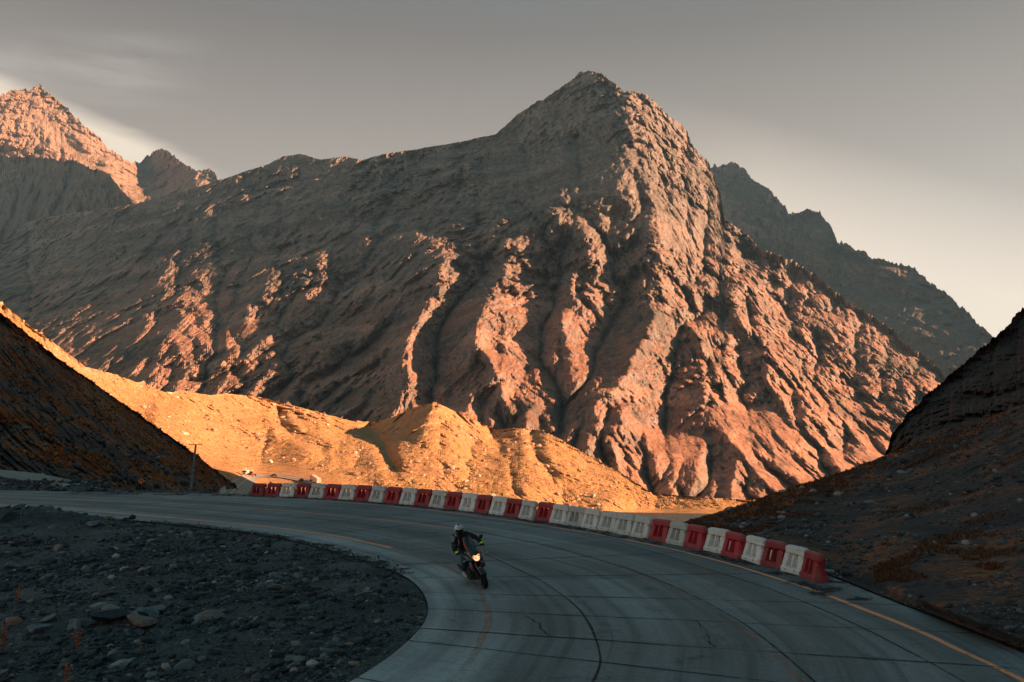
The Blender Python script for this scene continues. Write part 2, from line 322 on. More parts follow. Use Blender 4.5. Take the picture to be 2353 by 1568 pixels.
def noise_main(P, xp, yp, D):
    X, Z = P[..., 0], P[..., 2]
    rho = np.hypot(X - Xa, Za - Z); th = np.arctan2(X - Xa, Za - Z)
    rug = 0.35 + 0.65 * sm(350, 700, xp + 0.35 * (yp - 700))              # smooth left flank, craggy centre and right
    topr = sm(430, 300, yp) * sm(1050, 1180, xp); rug = np.maximum(rug, topr)
    scree = sm(1010, 1060, yp + 30 * noise(xp / 60, yp / 60, 0, 5)) * sm(1350, 1500, xp)
    wx = 60 * fbm(X / 170, Z / 170, 0, 4, 31); wz = 60 * fbm(X / 170, Z / 170, 0, 4, 41)
    t2 = th + 0.16 * fbm(X / 200, Z / 200, 0, 4, 51)
    n = 22 * fbm(t2 * 8, rho / 500, 0, 3, 61, ridge=True) * np.clip(rho / 700, 0.2, 1.2)
    cl = sm(-0.1, 0.35, fbm(X / 210, Z / 170, 0, 3, 91) + 0.1)
    xr, zr = X * .86 + Z * .5 + wx, Z * .86 - X * .5 + wz                  # beds dip to the left
    c1 = crag(xr / 95, zr / 62, 4, 81, .58); c2 = crag((X + wx * .5) / 24, (Z + wz * .5) / 30, 3, 86, .62)
    cr = fbm((X + wx) / 70, (Z + wz) / 90, 0, 5, 83, 0.6, True)
    strata = fbm(zr / 22, xr / 220, 0, 3, 101, .6, True)
    qd, pd = Z * .82 - X * .57 + wz * .6, X * .82 + Z * .57; lf = sm(1150, 850, xp + .6 * (yp - 700))
    lin = lf * (34 * fbm(qd / 120, pd / 620, 0, 3, 131, .55, True) + 16 * fbm((qd + wx * .3) / 42, pd / 260, 0, 3, 136, .6, True)) * sm(330, 560, yp)
    dn = lin + n * (0.35 + 0.65 * rug) + rug * (1 - 0.8 * scree) * ((52 * c1 + 34 * cr) * (0.45 + 0.9 * cl) + 24 * c2 * (0.3 + 1.0 * cl) + 7 * strata * cl)
    dn += (1 - rug) * (12 * c1 + 7.0 * fbm(xr / 60, zr / 14, 0, 4, 121) + 4 * c2)
    cone = 0
    for ax, ay, h, s in ((1550, 985, 165, .62), (1235, 985, 140, .7), (1010, 925, 220, .75), (1760, 930, 210, .8), (1950, 905, 180, .8)):
        d = np.clip(1 - np.hypot((xp - ax) / (s * 0.9), (yp - ay)) / h / 1.0, 0, 1) * (yp > ay - 30)
        cone = cone + 62 * d * sm(0, 60, yp - ay)
    return dn - cone * 0.8 + .85 * off_main(xp, yp)
def depth_main(x, y): return base_main(x, y)
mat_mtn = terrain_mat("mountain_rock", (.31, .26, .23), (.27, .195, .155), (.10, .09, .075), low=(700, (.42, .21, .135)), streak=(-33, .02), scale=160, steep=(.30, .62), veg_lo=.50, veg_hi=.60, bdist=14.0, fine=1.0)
o = relief("mountain", TOP_MAIN, [(-700, 1185), (2800, 1240)], depth_main, -520, 2620, 2.3, 430, mat_mtn, noise_main, [(0, 2), (1100, 3), (1200, 9), (1500, 12), (2600, 12)], 40, (900, 0.9, 14), er=(5, 88, lambda x, y: (.45 + .55 * sm(420, 560, y)) * (.6 + .4 * sm(450, 950, x + .5 * (y - 700))) * (1 - .85 * cones(x, y)), post_main), seed=3)
tag(o, kind='structure')

# far peaks --------------------------------------------------
TOP_LEFT = [(-600, 420), (-300, 330), (-80, 250), (0, 222), (20, 212), (45, 206), (65, 210), (90, 199), (110, 215), (130, 235), (160, 255), (190, 290), (220, 315), (250, 345), (275, 360), (300, 378), (320, 375), (338, 360), (345, 358), (352, 350), (362, 350), (380, 346), (400, 362), (425, 380), (450, 394), (465, 390), (480, 389), (500, 415), (560, 470), (700, 560)]
d_left = rbf2([(-600, 420, 4800), (0, 222, 5050), (90, 200, 5300), (0, 560, 4700), (200, 300, 5250), (300, 378, 5450), (300, 480, 4900), (335, 366, 6000), (380, 347, 5700), (440, 392, 5250), (480, 390, 5200), (450, 440, 4950), (700, 600, 5200), (-600, 700, 4700), (150, 420, 4900)])
def n_left(P, xp, yp, D):
    X, Z = P[..., 0], P[..., 2]; wx = 90 * fbm(X / 300, Z / 300, 0, 3, 12)
    chute = np.exp(-((xp - (60 + (yp - 230) * 0.95)) / 26.0) ** 2) * sm(230, 280, yp)
    r = 1 - 0.85 * chute
    return r * (75 * fbm((X * .8 + Z * .5 + wx) / 210, (Z - X * .5) / 330, 0, 5, 21, .6, True) + 60 * crag((X + wx) / 120, (Z - wx) / 110, 4, 24, .6) + 22 * fbm(X / 50, Z / 50, 0, 4, 27, .6, True)) + 50 * chute
mat_far = terrain_mat("far_peak_rock", (.30, .20, .16), (.32, .21, .15), (.26, .18, .13), scale=260, steep=(.2, .5), bdist=8.0, fine=0.7)
o = relief("mountain", TOP_LEFT, [(-600, 760), (700, 640)], d_left, -420, 690, 2.2, 190, mat_far, n_left, 13, 26, (900, 0.9, 12), er=(2, 25), seed=5); tag(o, kind='structure')
TOP_SH = [(-700, 250), (-200, 345), (-50, 362), (80, 364), (165, 371), (200, 384), (245, 402), (268, 425), (290, 450), (306, 473), (360, 540), (450, 640)]
d_sh = rbf2([(-700, 250, 4900), (-50, 362, 4650), (165, 370, 4250), (306, 473, 3850), (-50, 600, 4200), (200, 600, 3820), (-700, 700, 4300), (450, 640, 3700)])
mat_sh = terrain_mat("shadow_toned_shoulder_rock", (.15, .12, .10), (.13, .10, .085), (.10, .085, .07), scale=200, bdist=6.0, fine=0.6)  # added dark shoulder: its rock colour stands in for the far peak's shadow
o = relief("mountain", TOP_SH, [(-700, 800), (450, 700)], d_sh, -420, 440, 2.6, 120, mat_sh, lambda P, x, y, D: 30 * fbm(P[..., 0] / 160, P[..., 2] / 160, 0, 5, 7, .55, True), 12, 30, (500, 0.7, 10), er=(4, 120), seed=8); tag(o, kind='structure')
TOP_RIDGE = [(1400, 560), (1560, 440), (1640, 388), (1665, 380), (1690, 378), (1710, 392), (1740, 420), (1760, 430), (1790, 465), (1815, 495), (1845, 490), (1870, 486), (1890, 498), (1910, 520), (1925, 560), (1960, 570), (2000, 590), (2040, 605), (2090, 612), (2130, 650), (2160, 665), (2190, 690), (2230, 730), (2270, 765), (2288, 785), (2330, 840), (2480, 1000), (2900, 1150)]
d_ridge = rbf2([(1500, 500, 5000), (1690, 378, 4650), (1700, 700, 4000), (1870, 486, 4150), (1880, 800, 3500), (2090, 612, 3600), (2100, 850, 2950), (2280, 780, 2950), (2200, 950, 2600), (2600, 1080, 2600), (2600, 1200, 2400)])
def n_ridge(P, xp, yp, D):
    X, Z = P[..., 0], P[..., 2]; wx = 80 * fbm(X / 300, Z / 300, 0, 3, 15)
    q = X * .78 + Z * .62; p = X * -.62 + Z * .78
    return 40 * crag((X + wx) / 110, (Z - wx) / 120, 4, 44, .6) + 80 * fbm((q + wx) / 330, p / 900, 0, 3, 33, .55, True) + 40 * fbm((q + wx) / 90, p / 200, 0, 4, 37, .6, True) + 12 * fbm(X / 28, Z / 28, 0, 3, 39)
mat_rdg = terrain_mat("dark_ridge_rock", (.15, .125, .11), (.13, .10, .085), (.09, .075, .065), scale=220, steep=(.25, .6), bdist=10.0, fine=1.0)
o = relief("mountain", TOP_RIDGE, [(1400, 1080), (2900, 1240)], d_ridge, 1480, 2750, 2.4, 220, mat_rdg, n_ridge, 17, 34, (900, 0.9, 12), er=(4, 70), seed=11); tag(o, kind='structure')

# sunlit valley slope -------------------------------------------
TOP_VAL = [(-400, 400), (0, 693), (60, 743), (130, 793), (195, 843), (230, 852), (262, 861), (318, 880), (330, 876), (345, 889), (380, 903), (430, 899), (480, 909), (520, 905), (600, 914), (660, 930), (720, 945), (800, 966), (860, 972), (900, 960), (960, 934), (1000, 925), (1040, 944), (1110, 976), (1140, 989), (1180, 984), (1235, 988), (1270, 1000), (1300, 1018), (1370, 1056), (1430, 1090), (1495, 1132), (1560, 1140), (1640, 1145), (1720, 1150), (1900, 1150), (2700, 1150)]
D_VAL = rbf2([(-400, 400, 520), (0, 693, 430), (130, 793, 445), (195, 843, 500), (345, 889, 680), (520, 905, 840), (660, 930, 930), (860, 972, 1010), (1000, 925, 900), (1010, 1010, 760), (1130, 985, 960), (1235, 988, 930), (1370, 1056, 850), (1495, 1132, 740),
    (-100, 1180, 250), (200, 1100, 330), (380, 1000, 480), (500, 1060, 530), (545, 1130, 300), (620, 1140, 430), (566, 1106, 455), (580, 1097, 520), (620, 1091, 560), (700, 1099, 545), (780, 1116, 515), (700, 1030, 690), (880, 1060, 650), (860, 1140, 505), (1000, 1120, 550), (1200, 1110, 610), (1200, 1190, 510), (1400, 1150, 620), (1400, 1215, 530),
    (1500, 1175, 660), (1560, 1180, 640), (1620, 1195, 590), (1900, 1160, 800), (1900, 1250, 530), (1550, 1245, 520), (1300, 1260, 470), (800, 1230, 380), (400, 1200, 200), (2600, 1160, 800), (2600, 1250, 520)])
ROADMASK = np.array([(520, 1135), (555, 1118), (568, 1104), (590, 1093), (640, 1092), (700, 1101), (760, 1114), (820, 1135)], float)
def n_val(P, xp, yp, D):
    X, Y, Z = P[..., 0], P[..., 1], P[..., 2]
    dr, _ = pl_dist(xp, yp * 1.0, ROADMASK); m = sm(14, 45, dr)
    m = m * (1 - sm(1170, 1180, yp) * sm(1380, 1440, xp))
    am = 0.35 + 0.65 * sm(300, 700, D)
    n = 30 * fbm(X / 120 + 2, Y / 190, 0, 4, 131, .55, True) * sm(560, 900, D) + 9 * fbm(X / 26, Y / 42, Z / 26, 4, 141, .6, True) + 2.2 * fbm(X / 6, Y / 11, Z / 6, 3, 151, .6) + 5 * crag(X / 34, Y / 60, 3, 153, .6)
    g = 0
    for pl, a, wd in (([(640, 955), (655, 985), (700, 1010), (740, 1030)], 26, 14), ([(850, 985), (880, 1020), (895, 1060), (905, 1075)], 40, 16), ([(1225, 995), (1235, 1050), (1270, 1090)], 22, 14), ([(1130, 990), (1150, 1030)], 16, 12)):
        d, _ = pl_dist(xp, yp, np.array(pl, float)); g = g + a * np.exp(-(d / wd) ** 2)
    return m * (am * n) + g * m
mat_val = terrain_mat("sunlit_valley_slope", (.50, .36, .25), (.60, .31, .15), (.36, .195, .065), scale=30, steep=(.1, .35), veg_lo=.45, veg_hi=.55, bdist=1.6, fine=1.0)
o = relief("valley_slope", TOP_VAL, [(-400, 1260), (2700, 1300)], D_VAL, -330, 2500, 2.3, 300, mat_val, n_val, 3.0, 24, (160, 0.5, 8), er=(4, 15, lambda x, y: sm(18, 60, pl_dist(x, y, ROADMASK)[0]) * (1 - sm(1165, 1175, y) * sm(1380, 1440, x))), seed=13); tag(o, kind='structure')
def drape(x, y, lift=0.0):
    p = P3(np.array(x, float), np.array(y, float), D_VAL(np.array(x, float), np.array(y, float))); p[..., 2] += lift; return p

# left shaded hillside ------------------------------------------
TOP_LH = [(-700, 200), (-300, 480), (0, 719), (50, 757), (100, 799), (150, 835), (200, 870), (250, 906), (300, 940), (350, 976), (400, 1010), (430, 1032), (455, 1048), (480, 1072), (500, 1085), (522, 1104), (540, 1112), (560, 1160)]
d_lh = rbf2([(-700, 200, 190), (-300, 480, 205), (0, 719, 225), (200, 870, 240), (400, 1010, 265), (522, 1104, 300), (-300, 1150, 90), (0, 1100, 104), (150, 1110, 116), (300, 1125, 140), (440, 1135, 185), (530, 1140, 280), (0, 1160, 92), (560, 1200, 260), (0, 900, 160), (200, 1000, 165), (-700, 1150, 80)])
def n_lh(P, xp, yp, D):
    X, Y, Z = P[..., 0], P[..., 1], P[..., 2]; q = Z * .8 + Y * .35
    return 5.0 * fbm(Y / 38, q / 60, 0, 4, 161, .55, True) + 1.7 * fbm(Y / 7, Z / 5, X / 7, 4, 171, .6) + .35 * fbm(Y / 1.6, Z / 1.4, X / 1.6, 3, 181)
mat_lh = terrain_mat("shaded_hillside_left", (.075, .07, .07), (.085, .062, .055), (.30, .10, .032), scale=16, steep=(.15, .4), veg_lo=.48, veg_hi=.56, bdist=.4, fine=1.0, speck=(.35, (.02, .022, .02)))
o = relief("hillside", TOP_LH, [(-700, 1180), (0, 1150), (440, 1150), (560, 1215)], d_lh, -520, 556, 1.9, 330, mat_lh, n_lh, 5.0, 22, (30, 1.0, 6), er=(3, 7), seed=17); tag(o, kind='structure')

# right shaded slopes -------------------------------------------
TOP_CL = [(1960, 1130), (2030, 1060), (2040, 1035), (2048, 1005), (2060, 985), (2080, 960), (2105, 935), (2135, 905), (2160, 885), (2195, 855), (2230, 822), (2262, 795), (2288, 775), (2305, 760), (2325, 738), (2340, 720), (2353, 704), (2420, 640), (2500, 560), (2700, 360), (3000, 60), (3500, -350), (4200, -800)]
d_cl = rbf2([(2030, 1060, 150), (2060, 985, 165), (2160, 885, 190), (2353, 705, 235), (2353, 950, 130), (2150, 1020, 125), (2700, 360, 250), (2700, 950, 90), (3200, -100, 260), (3200, 900, 80), (4200, -800, 250), (4200, 900, 60), (1960, 1130, 150), (2040, 1150, 120)])
def n_cl(P, xp, yp, D):
    X, Y, Z = P[..., 0], P[..., 1], P[..., 2]; w = 5 * fbm(X / 20, Z / 20, 0, 3, 191)
    return 4 * fbm((X + w) / 24, Y / 30, Z / 26, 5, 201, .6, True) + 5 * crag((X * .8 - Y * .5 + w) / 17, (Y * .8 + X * .5 + w) / 26, 4, 203, .6) + 1.2 * fbm(X / 3, Y / 5, Z / 6, 3, 211, .6, True)
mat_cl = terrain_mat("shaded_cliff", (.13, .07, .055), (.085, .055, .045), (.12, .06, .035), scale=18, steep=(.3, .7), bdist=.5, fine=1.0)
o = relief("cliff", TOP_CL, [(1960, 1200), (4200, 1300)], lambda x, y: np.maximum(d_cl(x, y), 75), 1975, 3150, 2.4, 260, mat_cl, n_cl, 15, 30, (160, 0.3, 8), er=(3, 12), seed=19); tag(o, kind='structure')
# near slope to the right of the road -----------------------------
TOP_R1 = [(1500, 1238), (1545, 1220), (1590, 1197), (1650, 1181), (1750, 1145), (1850, 1112), (1950, 1080), (2040, 1045), (2120, 1015), (2200, 985), (2353, 930), (2700, 800), (3500, 500), (4200, 240)]
BOT_R1 = [(1500, 1262), (1600, 1280), (1700, 1296), (1800, 1315), (1900, 1338), (1960, 1350), (2050, 1383), (2150, 1424), (2250, 1464), (2353, 1505), (2503, 1566), (2747, 1695), (3000, 1900), (3600, 2400), (4200, 2900)]
d_r1 = rbf2([(1500, 1262, 29.5), (1600, 1280, 28), (1700, 1296, 26.6), (1900, 1338, 23.5), (2050, 1383, 20.9), (2353, 1505, 16.1), (2503, 1566, 14.5), (2747, 1695, 12), (3600, 2400, 7), (4200, 2900, 6),
    (1500, 1238, 36), (1590, 1197, 52), (1750, 1145, 66), (1950, 1080, 80), (2040, 1045, 86), (2200, 985, 80), (2353, 930, 72), (2700, 800, 62), (3500, 500, 60), (4200, 240, 60), (2353, 1250, 26), (2050, 1230, 33), (1800, 1220, 38), (2700, 1250, 22), (3500, 1200, 17), (4200, 1400, 13)])
def n_r1(P, xp, yp, D):
    X, Y, Z = P[..., 0], P[..., 1], P[..., 2]; k = np.clip(D / 60, 0.15, 1)
    e = sm(0, 0.25, (np.interp(xp, [p[0] for p in BOT_R1], [p[1] for p in BOT_R1]) - yp) / 100.0)
    q = (X * .8 - Y * .3)
    return e * (2.0 * k * fbm(q / 14, Y / 11, 0, 4, 221, .55) + .35 * k * fbm(X / 2.2, Y / 3.0, 0, 4, 231, .65) + .4 * k * fbm(X / .5, Y / .8, Z / .4, 3, 241, .6))
# the high ridge that closes the valley on the right (it throws the shade over the bend)
gx = np.linspace(20, 620, 150); gy = np.linspace(-420, 640, 210); GX, GY = np.meshgrid(gx, gy)
x0 = np.maximum(52, 0.66 * GY + 14) + 6 * fbm(GX / 40, GY / 40, 0, 3, 251)
RZ = 225 * sm(0, 1, (GX - x0) / 170) * sm(480, 400, GY + 18 * noise(GX / 60, GY / 40, 0, 3)); RZ = RZ + np.clip(RZ, 0, 60) / 60 * 9 * fbm(GX / 45, GY / 45, 0, 5, 261, .55, True) - 6 - 110 * (1 - sm(0, 14, RZ))
o = mesh_from("ridge", np.stack([GX, GY, RZ], -1).reshape(-1, 3), gridfaces(*GX.shape), mat_cl, False); tag(o, kind='structure')

# ------------------------------------------------------------------ road
def R2(x, y): return ((x / .9427 + 1600) / 1.7408, (y / .9427 + 2200) / 1.7408)
def Z3(x, y): return ((950 + x / 3.137) / 1.7408, (1900 + y / 3.137) / 1.7408)
def Z4(x, y): return ((1650 + x / 2.941) / 1.7408, (1940 + y / 2.941) / 1.7408)
def Z5(x, y): return ((2400 + x / 2.353) / 1.7408, (2020 + y / 2.353) / 1.7408)
BAR = [Z3(*p) for p in ((150, 262), (320, 268), (515, 270), (705, 282), (885, 290), (1065, 300), (1255, 315), (1450, 323), (1640, 337), (1830, 352), (2015, 370))] + \
      [Z4(*p) for p in ((10, 243), (185, 262), (360, 285), (535, 300), (708, 322), (885, 342), (1072, 368), (1250, 395), (1415, 422), (1597, 446), (1790, 475), (1973, 500))] + \
      [Z5(*p) for p in ((-28, 240), (130, 264), (282, 295), (438, 322), (607, 362), (775, 396), (940, 432), (1137, 467), (1317, 512), (1497, 565), (1690, 615), (1877, 685), (2020, 730))]
BAR = np.array(BAR); bg = G(BAR[:, 0], BAR[:, 1])[:, :2]
sB = np.arange(36.0); cfx = np.polyfit(sB, bg[:, 0], 6); cfy = np.polyfit(sB, bg[:, 1], 6)
bsm = np.stack([np.polyval(cfx, sB), np.polyval(cfy, sB)], 1)          # smoothed line of the barrier feet
tb = np.gradient(bsm, axis=0); tb /= np.linalg.norm(tb, axis=1)[:, None]; nb_ = np.stack([-tb[:, 1], tb[:, 0]], 1)   # outward (away from the camera side)
outer_pts = [tuple(G(x, y)[:2]) for x, y in ((-900, 1106), (-400, 1117), (0, 1127), (200, 1131), (380, 1133.5), (480, 1134.5))] + [tuple(p) for p in (bsm + nb_ * 0.95)] + \
            [tuple(G(x, y)[:2]) for x, y in ((1965, 1350), (2050, 1381), (2150, 1421), (2250, 1461), (2353, 1501), (2503, 1562), (2747, 1690), (2980, 1900), (3000, 2500), (2600, 3600))]
OUT = smooth_pl(resample(outer_pts, 0.7), 4)
inner_pts = [G(x, y)[:2] for x, y in ((-900, 1128), (-400, 1150), (0, 1172), (200, 1188), (400, 1205), (560, 1222), (624, 1231), (700, 1248), (800, 1275), (880, 1300), (925, 1320), (955, 1337), (975, 1362), (986, 1388), (988, 1412), (980, 1434), (945, 1469), (879, 1527), (804, 1568), (690, 1630), (500, 1740), (200, 2000), (-300, 2600))]
INN = smooth_pl(resample(inner_pts, 0.7), 4)
def near_s(pl, q):
    d = np.hypot(pl[:, 0] - q[0], pl[:, 1] - q[1]); return int(np.argmin(d))
anch = []
for x, y in ((-400, 1150), (0, 1172), (200, 1188), (400, 1205), (560, 1222), (700, 1248)):
    q = G(x, y)[:2]; i = near_s(INN, q); t = INN[min(i + 3, len(INN) - 1)] - INN[i - 3]; n = np.array([-t[1], t[0]]) / np.hypot(*t)
    k = np.arange(4, 22, .1); c = INN[i] + n * k[:, None]; dd = [np.min(np.hypot(OUT[:, 0] - a[0], OUT[:, 1] - a[1])) for a in c]; j = near_s(OUT, c[int(np.argmin(dd))]); anch.append((i, j))
for a, b in (((980, 1343), (1906, 1336)), ((983, 1365), (2077, 1386)), ((988, 1404), (2260, 1454)), ((974, 1440), (2503, 1541)), ((940, 1470), (2747, 1690)), ((804, 1568), (2980, 1900)), ((500, 1740), (3000, 2500)), ((-300, 2600), (2600, 3600))):
    anch.append((near_s(INN, G(*a)[:2]), near_s(OUT, G(*b)[:2])))
for k in range(1, len(anch)):
    anch[k] = (max(anch[k][0], anch[k - 1][0] + 1), max(anch[k][1], anch[k - 1][1] + 1))
anch = [(0, 0)] + anch
tv = np.arange(len(anch)); NT = 420; tt = np.linspace(0, len(anch) - 1, NT)
ii = np.interp(tt, tv, [a[0] for a in anch]); jj = np.interp(tt, tv, [a[1] for a in anch])
ii = np.convolve(np.pad(ii, 12, mode='edge'), np.ones(25) / 25, 'valid'); jj = np.convolve(np.pad(jj, 12, mode='edge'), np.ones(25) / 25, 'valid')
def atpl(pl, s): k = np.arange(len(pl)); return np.stack([np.interp(s, k, pl[:, 0]), np.interp(s, k, pl[:, 1])], -1)
tO = np.gradient(OUT, axis=0); tO /= np.linalg.norm(tO, axis=1)[:, None]; eO = OUT + np.stack([-tO[:, 1], tO[:, 0]], 1) * .12; eO = eO[(eO[:, 1] > 4.0) & (eO[:, 0] / eO[:, 1] > .12)]
def S_of(X, Y, Z):
    c, s_ = math.cos(PITCH), math.sin(PITCH); h = Z - CAMZ; dpt = Y * c + h * s_; v = -Y * s_ + h * c; return CX + F * X / dpt, CY - F * v / dpt
sx_, sy_ = S_of(eO[:, 0], eO[:, 1], 0.0); BOT_R1 = [(x, y) for x, y in zip(sx_, sy_) if y < 1690 and x > 1450]; BOT_R1 = [p for p in sorted(BOT_R1) if p[0] < 2600] + [(3000, 1900), (4200, 2900)]
BOT_R1 = [p for k, p in enumerate(BOT_R1) if k == 0 or p[0] > BOT_R1[k - 1][0] + .5]
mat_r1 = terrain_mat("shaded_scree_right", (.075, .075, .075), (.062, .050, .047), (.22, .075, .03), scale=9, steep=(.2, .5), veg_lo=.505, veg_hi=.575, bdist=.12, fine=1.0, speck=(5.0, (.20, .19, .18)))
def dep_r1(x, y):
    q = np.interp(x, [p[0] for p in BOT_R1], [p[1] for p in BOT_R1]) - y; g = CAMZ / np.maximum(-ray(x, y)[1], .03); k = sm(2, 30, q)
    return g * (1 - k) + d_r1(x, y) * k
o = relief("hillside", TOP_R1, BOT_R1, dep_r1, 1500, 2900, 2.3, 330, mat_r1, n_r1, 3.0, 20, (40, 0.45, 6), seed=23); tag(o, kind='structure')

PI_, PO_ = atpl(INN, ii), atpl(OUT, jj)
ROADPOLY = (INN, OUT)
NW = 26; wf = np.linspace(0, 1, NW)
RX = PI_[:, None] * (1 - wf)[None, :, None] + PO_[:, None] * wf[None, :, None]
rv = np.concatenate([RX, np.zeros(RX.shape[:2] + (1,))], -1)
mid = RX[:, NW // 2]; arc = np.concatenate([[0], np.cumsum(np.hypot(*np.diff(mid, axis=0).T))])
# slab texture
m_road, t, b = new_mat("worn_concrete", 0.75, 0.25)
uvn = N(t, 'ShaderNodeUVMap'); uvn.uv_map = 'UVMap'
def uvmap(sx, sy):
    m = N(t, 'ShaderNodeMapping'); m.inputs['Scale'].default_value = (sx, sy, 1); t.links.new(uvn.outputs[0], m.inputs[0]); return m.outputs[0]
co = objco(t)
su2 = N(t, 'ShaderNodeSeparateXYZ'); t.links.new(uvn.outputs[0], su2.inputs[0]); streak = tnoise(t, 1.0, 5, .6, uvmap(.9, .035)); blotch = tnoise(t, .28, 6, .6, co, .5); fine = tnoise(t, 9, 6, .7, co); tine = tnoise(t, 1.0, 2, .5, uvmap(2.0, 26.0)); skid = tnoise(t, 1.0, 3, .7, uvmap(3.2, .05))
v = mathn(t, 'ADD', mathn(t, 'MULTIPLY', streak, .62), mathn(t, 'MULTIPLY', blotch, .38))
c = ramp(t, v, [(.36, (.115, .118, .117)), (.50, (.20, .204, .202)), (.64, (.295, .30, .292))])
c = mixc(t, 1.0, c, ramp(t, fine, [(.3, .80), (.7, 1.18)]), 'MULTIPLY')
fu = mathn(t, 'FLOOR', mathn(t, 'DIVIDE', su2.outputs[0], 3.25)); fv = mathn(t, 'FLOOR', mathn(t, 'DIVIDE', su2.outputs[1], 3.7)); cb = N(t, 'ShaderNodeCombineXYZ'); t.links.new(fu, cb.inputs[0]); t.links.new(fv, cb.inputs[1])
wn_ = N(t, 'ShaderNodeTexWhiteNoise'); t.links.new(cb.outputs[0], wn_.inputs['Vector']); c = mixc(t, 1.0, c, ramp(t, wn_.outputs['Value'], [(0.0, .86), (1.0, 1.13)]), 'MULTIPLY')
st_ = tnoise(t, .8, 5, .75, co, .3); c = mixc(t, .8, c, ramp(t, st_, [(.33, .5), (.43, 1.0)]), 'MULTIPLY')
c = mixc(t, .65, c, ramp(t, skid, [(.32, .45), (.46, 1.0), (.7, 1.15)]), 'MULTIPLY')
su_ = N(t, 'ShaderNodeSeparateXYZ'); t.links.new(uvn.outputs[0], su_.inputs[0]); 
edgef = mathn(t, 'ADD', mathn(t, 'DIVIDE', su_.outputs[0], 4.0), mathn(t, 'MULTIPLY', mathn(t, 'SUBTRACT', blotch, .5), .3)); c = mixc(t, 1.0, c, ramp(t, edgef, [(.30, 1.45), (.60, .92)]), 'MULTIPLY')
c = mixc(t, .35, c, ramp(t, tine, [(.35, .75), (.65, 1.15)]), 'MULTIPLY')
t.links.new(c, b.inputs['Base Color']); t.links.new(ramp(t, blotch, [(.3, .62), (.7, .88)]), b.inputs['Roughness'])
bump(t, b, mathn(t, 'ADD', mathn(t, 'MULTIPLY', fine, .6), mathn(t, 'MULTIPLY', tine, .5)), .012)
road = mesh_from("road", rv.reshape(-1, 3), gridfaces(NT, NW)[:, ::-1], m_road, True); tag(road, kind='structure')
uvl = road.data.uv_layers.new(name='UVMap'); wid = np.hypot(*(PO_ - PI_).T)
UV = np.stack([(wf[None] * wid[:, None]), np.repeat(arc[:, None], NW, 1)], -1).reshape(-1, 2)
li = np.empty(len(road.data.loops), np.int32); road.data.loops.foreach_get('vertex_index', li); uvl.data.foreach_set('uv', UV[li].astype(np.float32).ravel())
def ribbon(pl, hw, z, wob=0.0, seed=0):
    pl = np.array(pl, float); t_ = np.gradient(pl, axis=0); t_ /= np.maximum(np.linalg.norm(t_, axis=1), 1e-9)[:, None]; n_ = np.stack([-t_[:, 1], t_[:, 0]], 1)
    s = np.concatenate([[0], np.cumsum(np.hypot(*np.diff(pl, axis=0).T))]); h = hw * (1 + wob * fbm(s / 1.2, s * 0 + seed * 3.1, 0, 3, seed)); o_ = wob * hw * .6 * noise(s / .9, s * 0 + seed, 0, seed + 4)
    A = np.stack([pl + n_ * (h + o_)[:, None], pl - n_ * (h - o_)[:, None]], 1); A = np.concatenate([A, np.full(A.shape[:2] + (1,), z)], -1)
    return A.reshape(-1, 3), gridfaces(len(pl), 2)
def ribbons(name, lst, mat):
    V, Fc, nv = [], [], 0
    for v_, f_ in lst: V.append(v_); Fc.append(f_ + nv); nv += len(v_)
    Fc = np.concatenate(Fc); V = np.concatenate(V)
    a, b_, c_ = V[Fc[0, 0]], V[Fc[0, 1]], V[Fc[0, 2]]
    # faces look up
    out = []
    for f_ in Fc:
        p = V[f_[:3]]; nz = (p[1][0] - p[0][0]) * (p[2][1] - p[1][1]) - (p[1][1] - p[0][1]) * (p[2][0] - p[1][0]); out.append(f_ if nz > 0 else f_[::-1])
    return mesh_from(name, V, np.array(out), mat, False)
def gl(pts, step=.35, it=3): return smooth_pl(resample([tuple(G(x, y)[:2]) for x, y in pts], step), it)
def worn(name, col, lo, hi, sc, base=.9):
    m, t, b = new_mat(name, .7, .2); co = objco(t); n = tnoise(t, sc, 6, .75, co); n2 = tnoise(t, .35, 3, .6, co)
    f = tnoise(t, 14, 4, .6, co); t.links.new(mixc(t, 1, col, ramp(t, f, [(.3, .75), (.7, 1.15)]), 'MULTIPLY'), b.inputs['Base Color'])
    a = ramp(t, mathn(t, 'ADD', mathn(t, 'MULTIPLY', n, .6), mathn(t, 'MULTIPLY', n2, .4)), [(lo, 0.0), (hi, base)])
    t.links.new(a, b.inputs['Alpha']); return m
m_yel = worn("worn_orange_paint", (.98, .36, .16), .34, .44, 5.0, .98)
m_yel2 = worn("faded_orange_paint", (.55, .24, .13), .43, .58, 6.0, .6)
m_joint = worn("joint_sealant", (.016, .018, .018), .36, .52, 2.0, .85)
LA = [(-400, 1124), (0, 1141), (132, 1147), (330, 1154.5), (517, 1164), (653, 1173.5), (775, 1184), (948, 1202), (1045, 1215)]
LA2 = [(1045, 1215), (1123, 1228), (1250, 1252), (1365, 1283), (1470, 1318), (1560, 1358), (1660, 1412), R2(1230, 262), R2(1380, 357), R2(1510, 490), R2(1600, 640)]
LB = [(-400, 1132), (0, 1160), (176, 1172), (373, 1188.5), (517, 1201.6), (615, 1210.5), (769, 1231), (900, 1259)]
LB2 = [(900, 1259), (984, 1283), (1034, 1306), (1075, 1330), (1096, 1349), (1118, 1385), (1126, 1412), (1122, 1440), (1102, 1477), (1080, 1520), (1040, 1580)]
LC = [(517, 1143.4), (663, 1147), (766, 1153), (861, 1160), (948, 1168.5), (1073, 1183), (1201, 1200.5), (1380, 1229), (1407, 1233.6), (1559, 1265.4), (1681, 1297), (1867, 1354.5), (2104, 1446.6), (2353, 1563.6), (2700, 1760)]
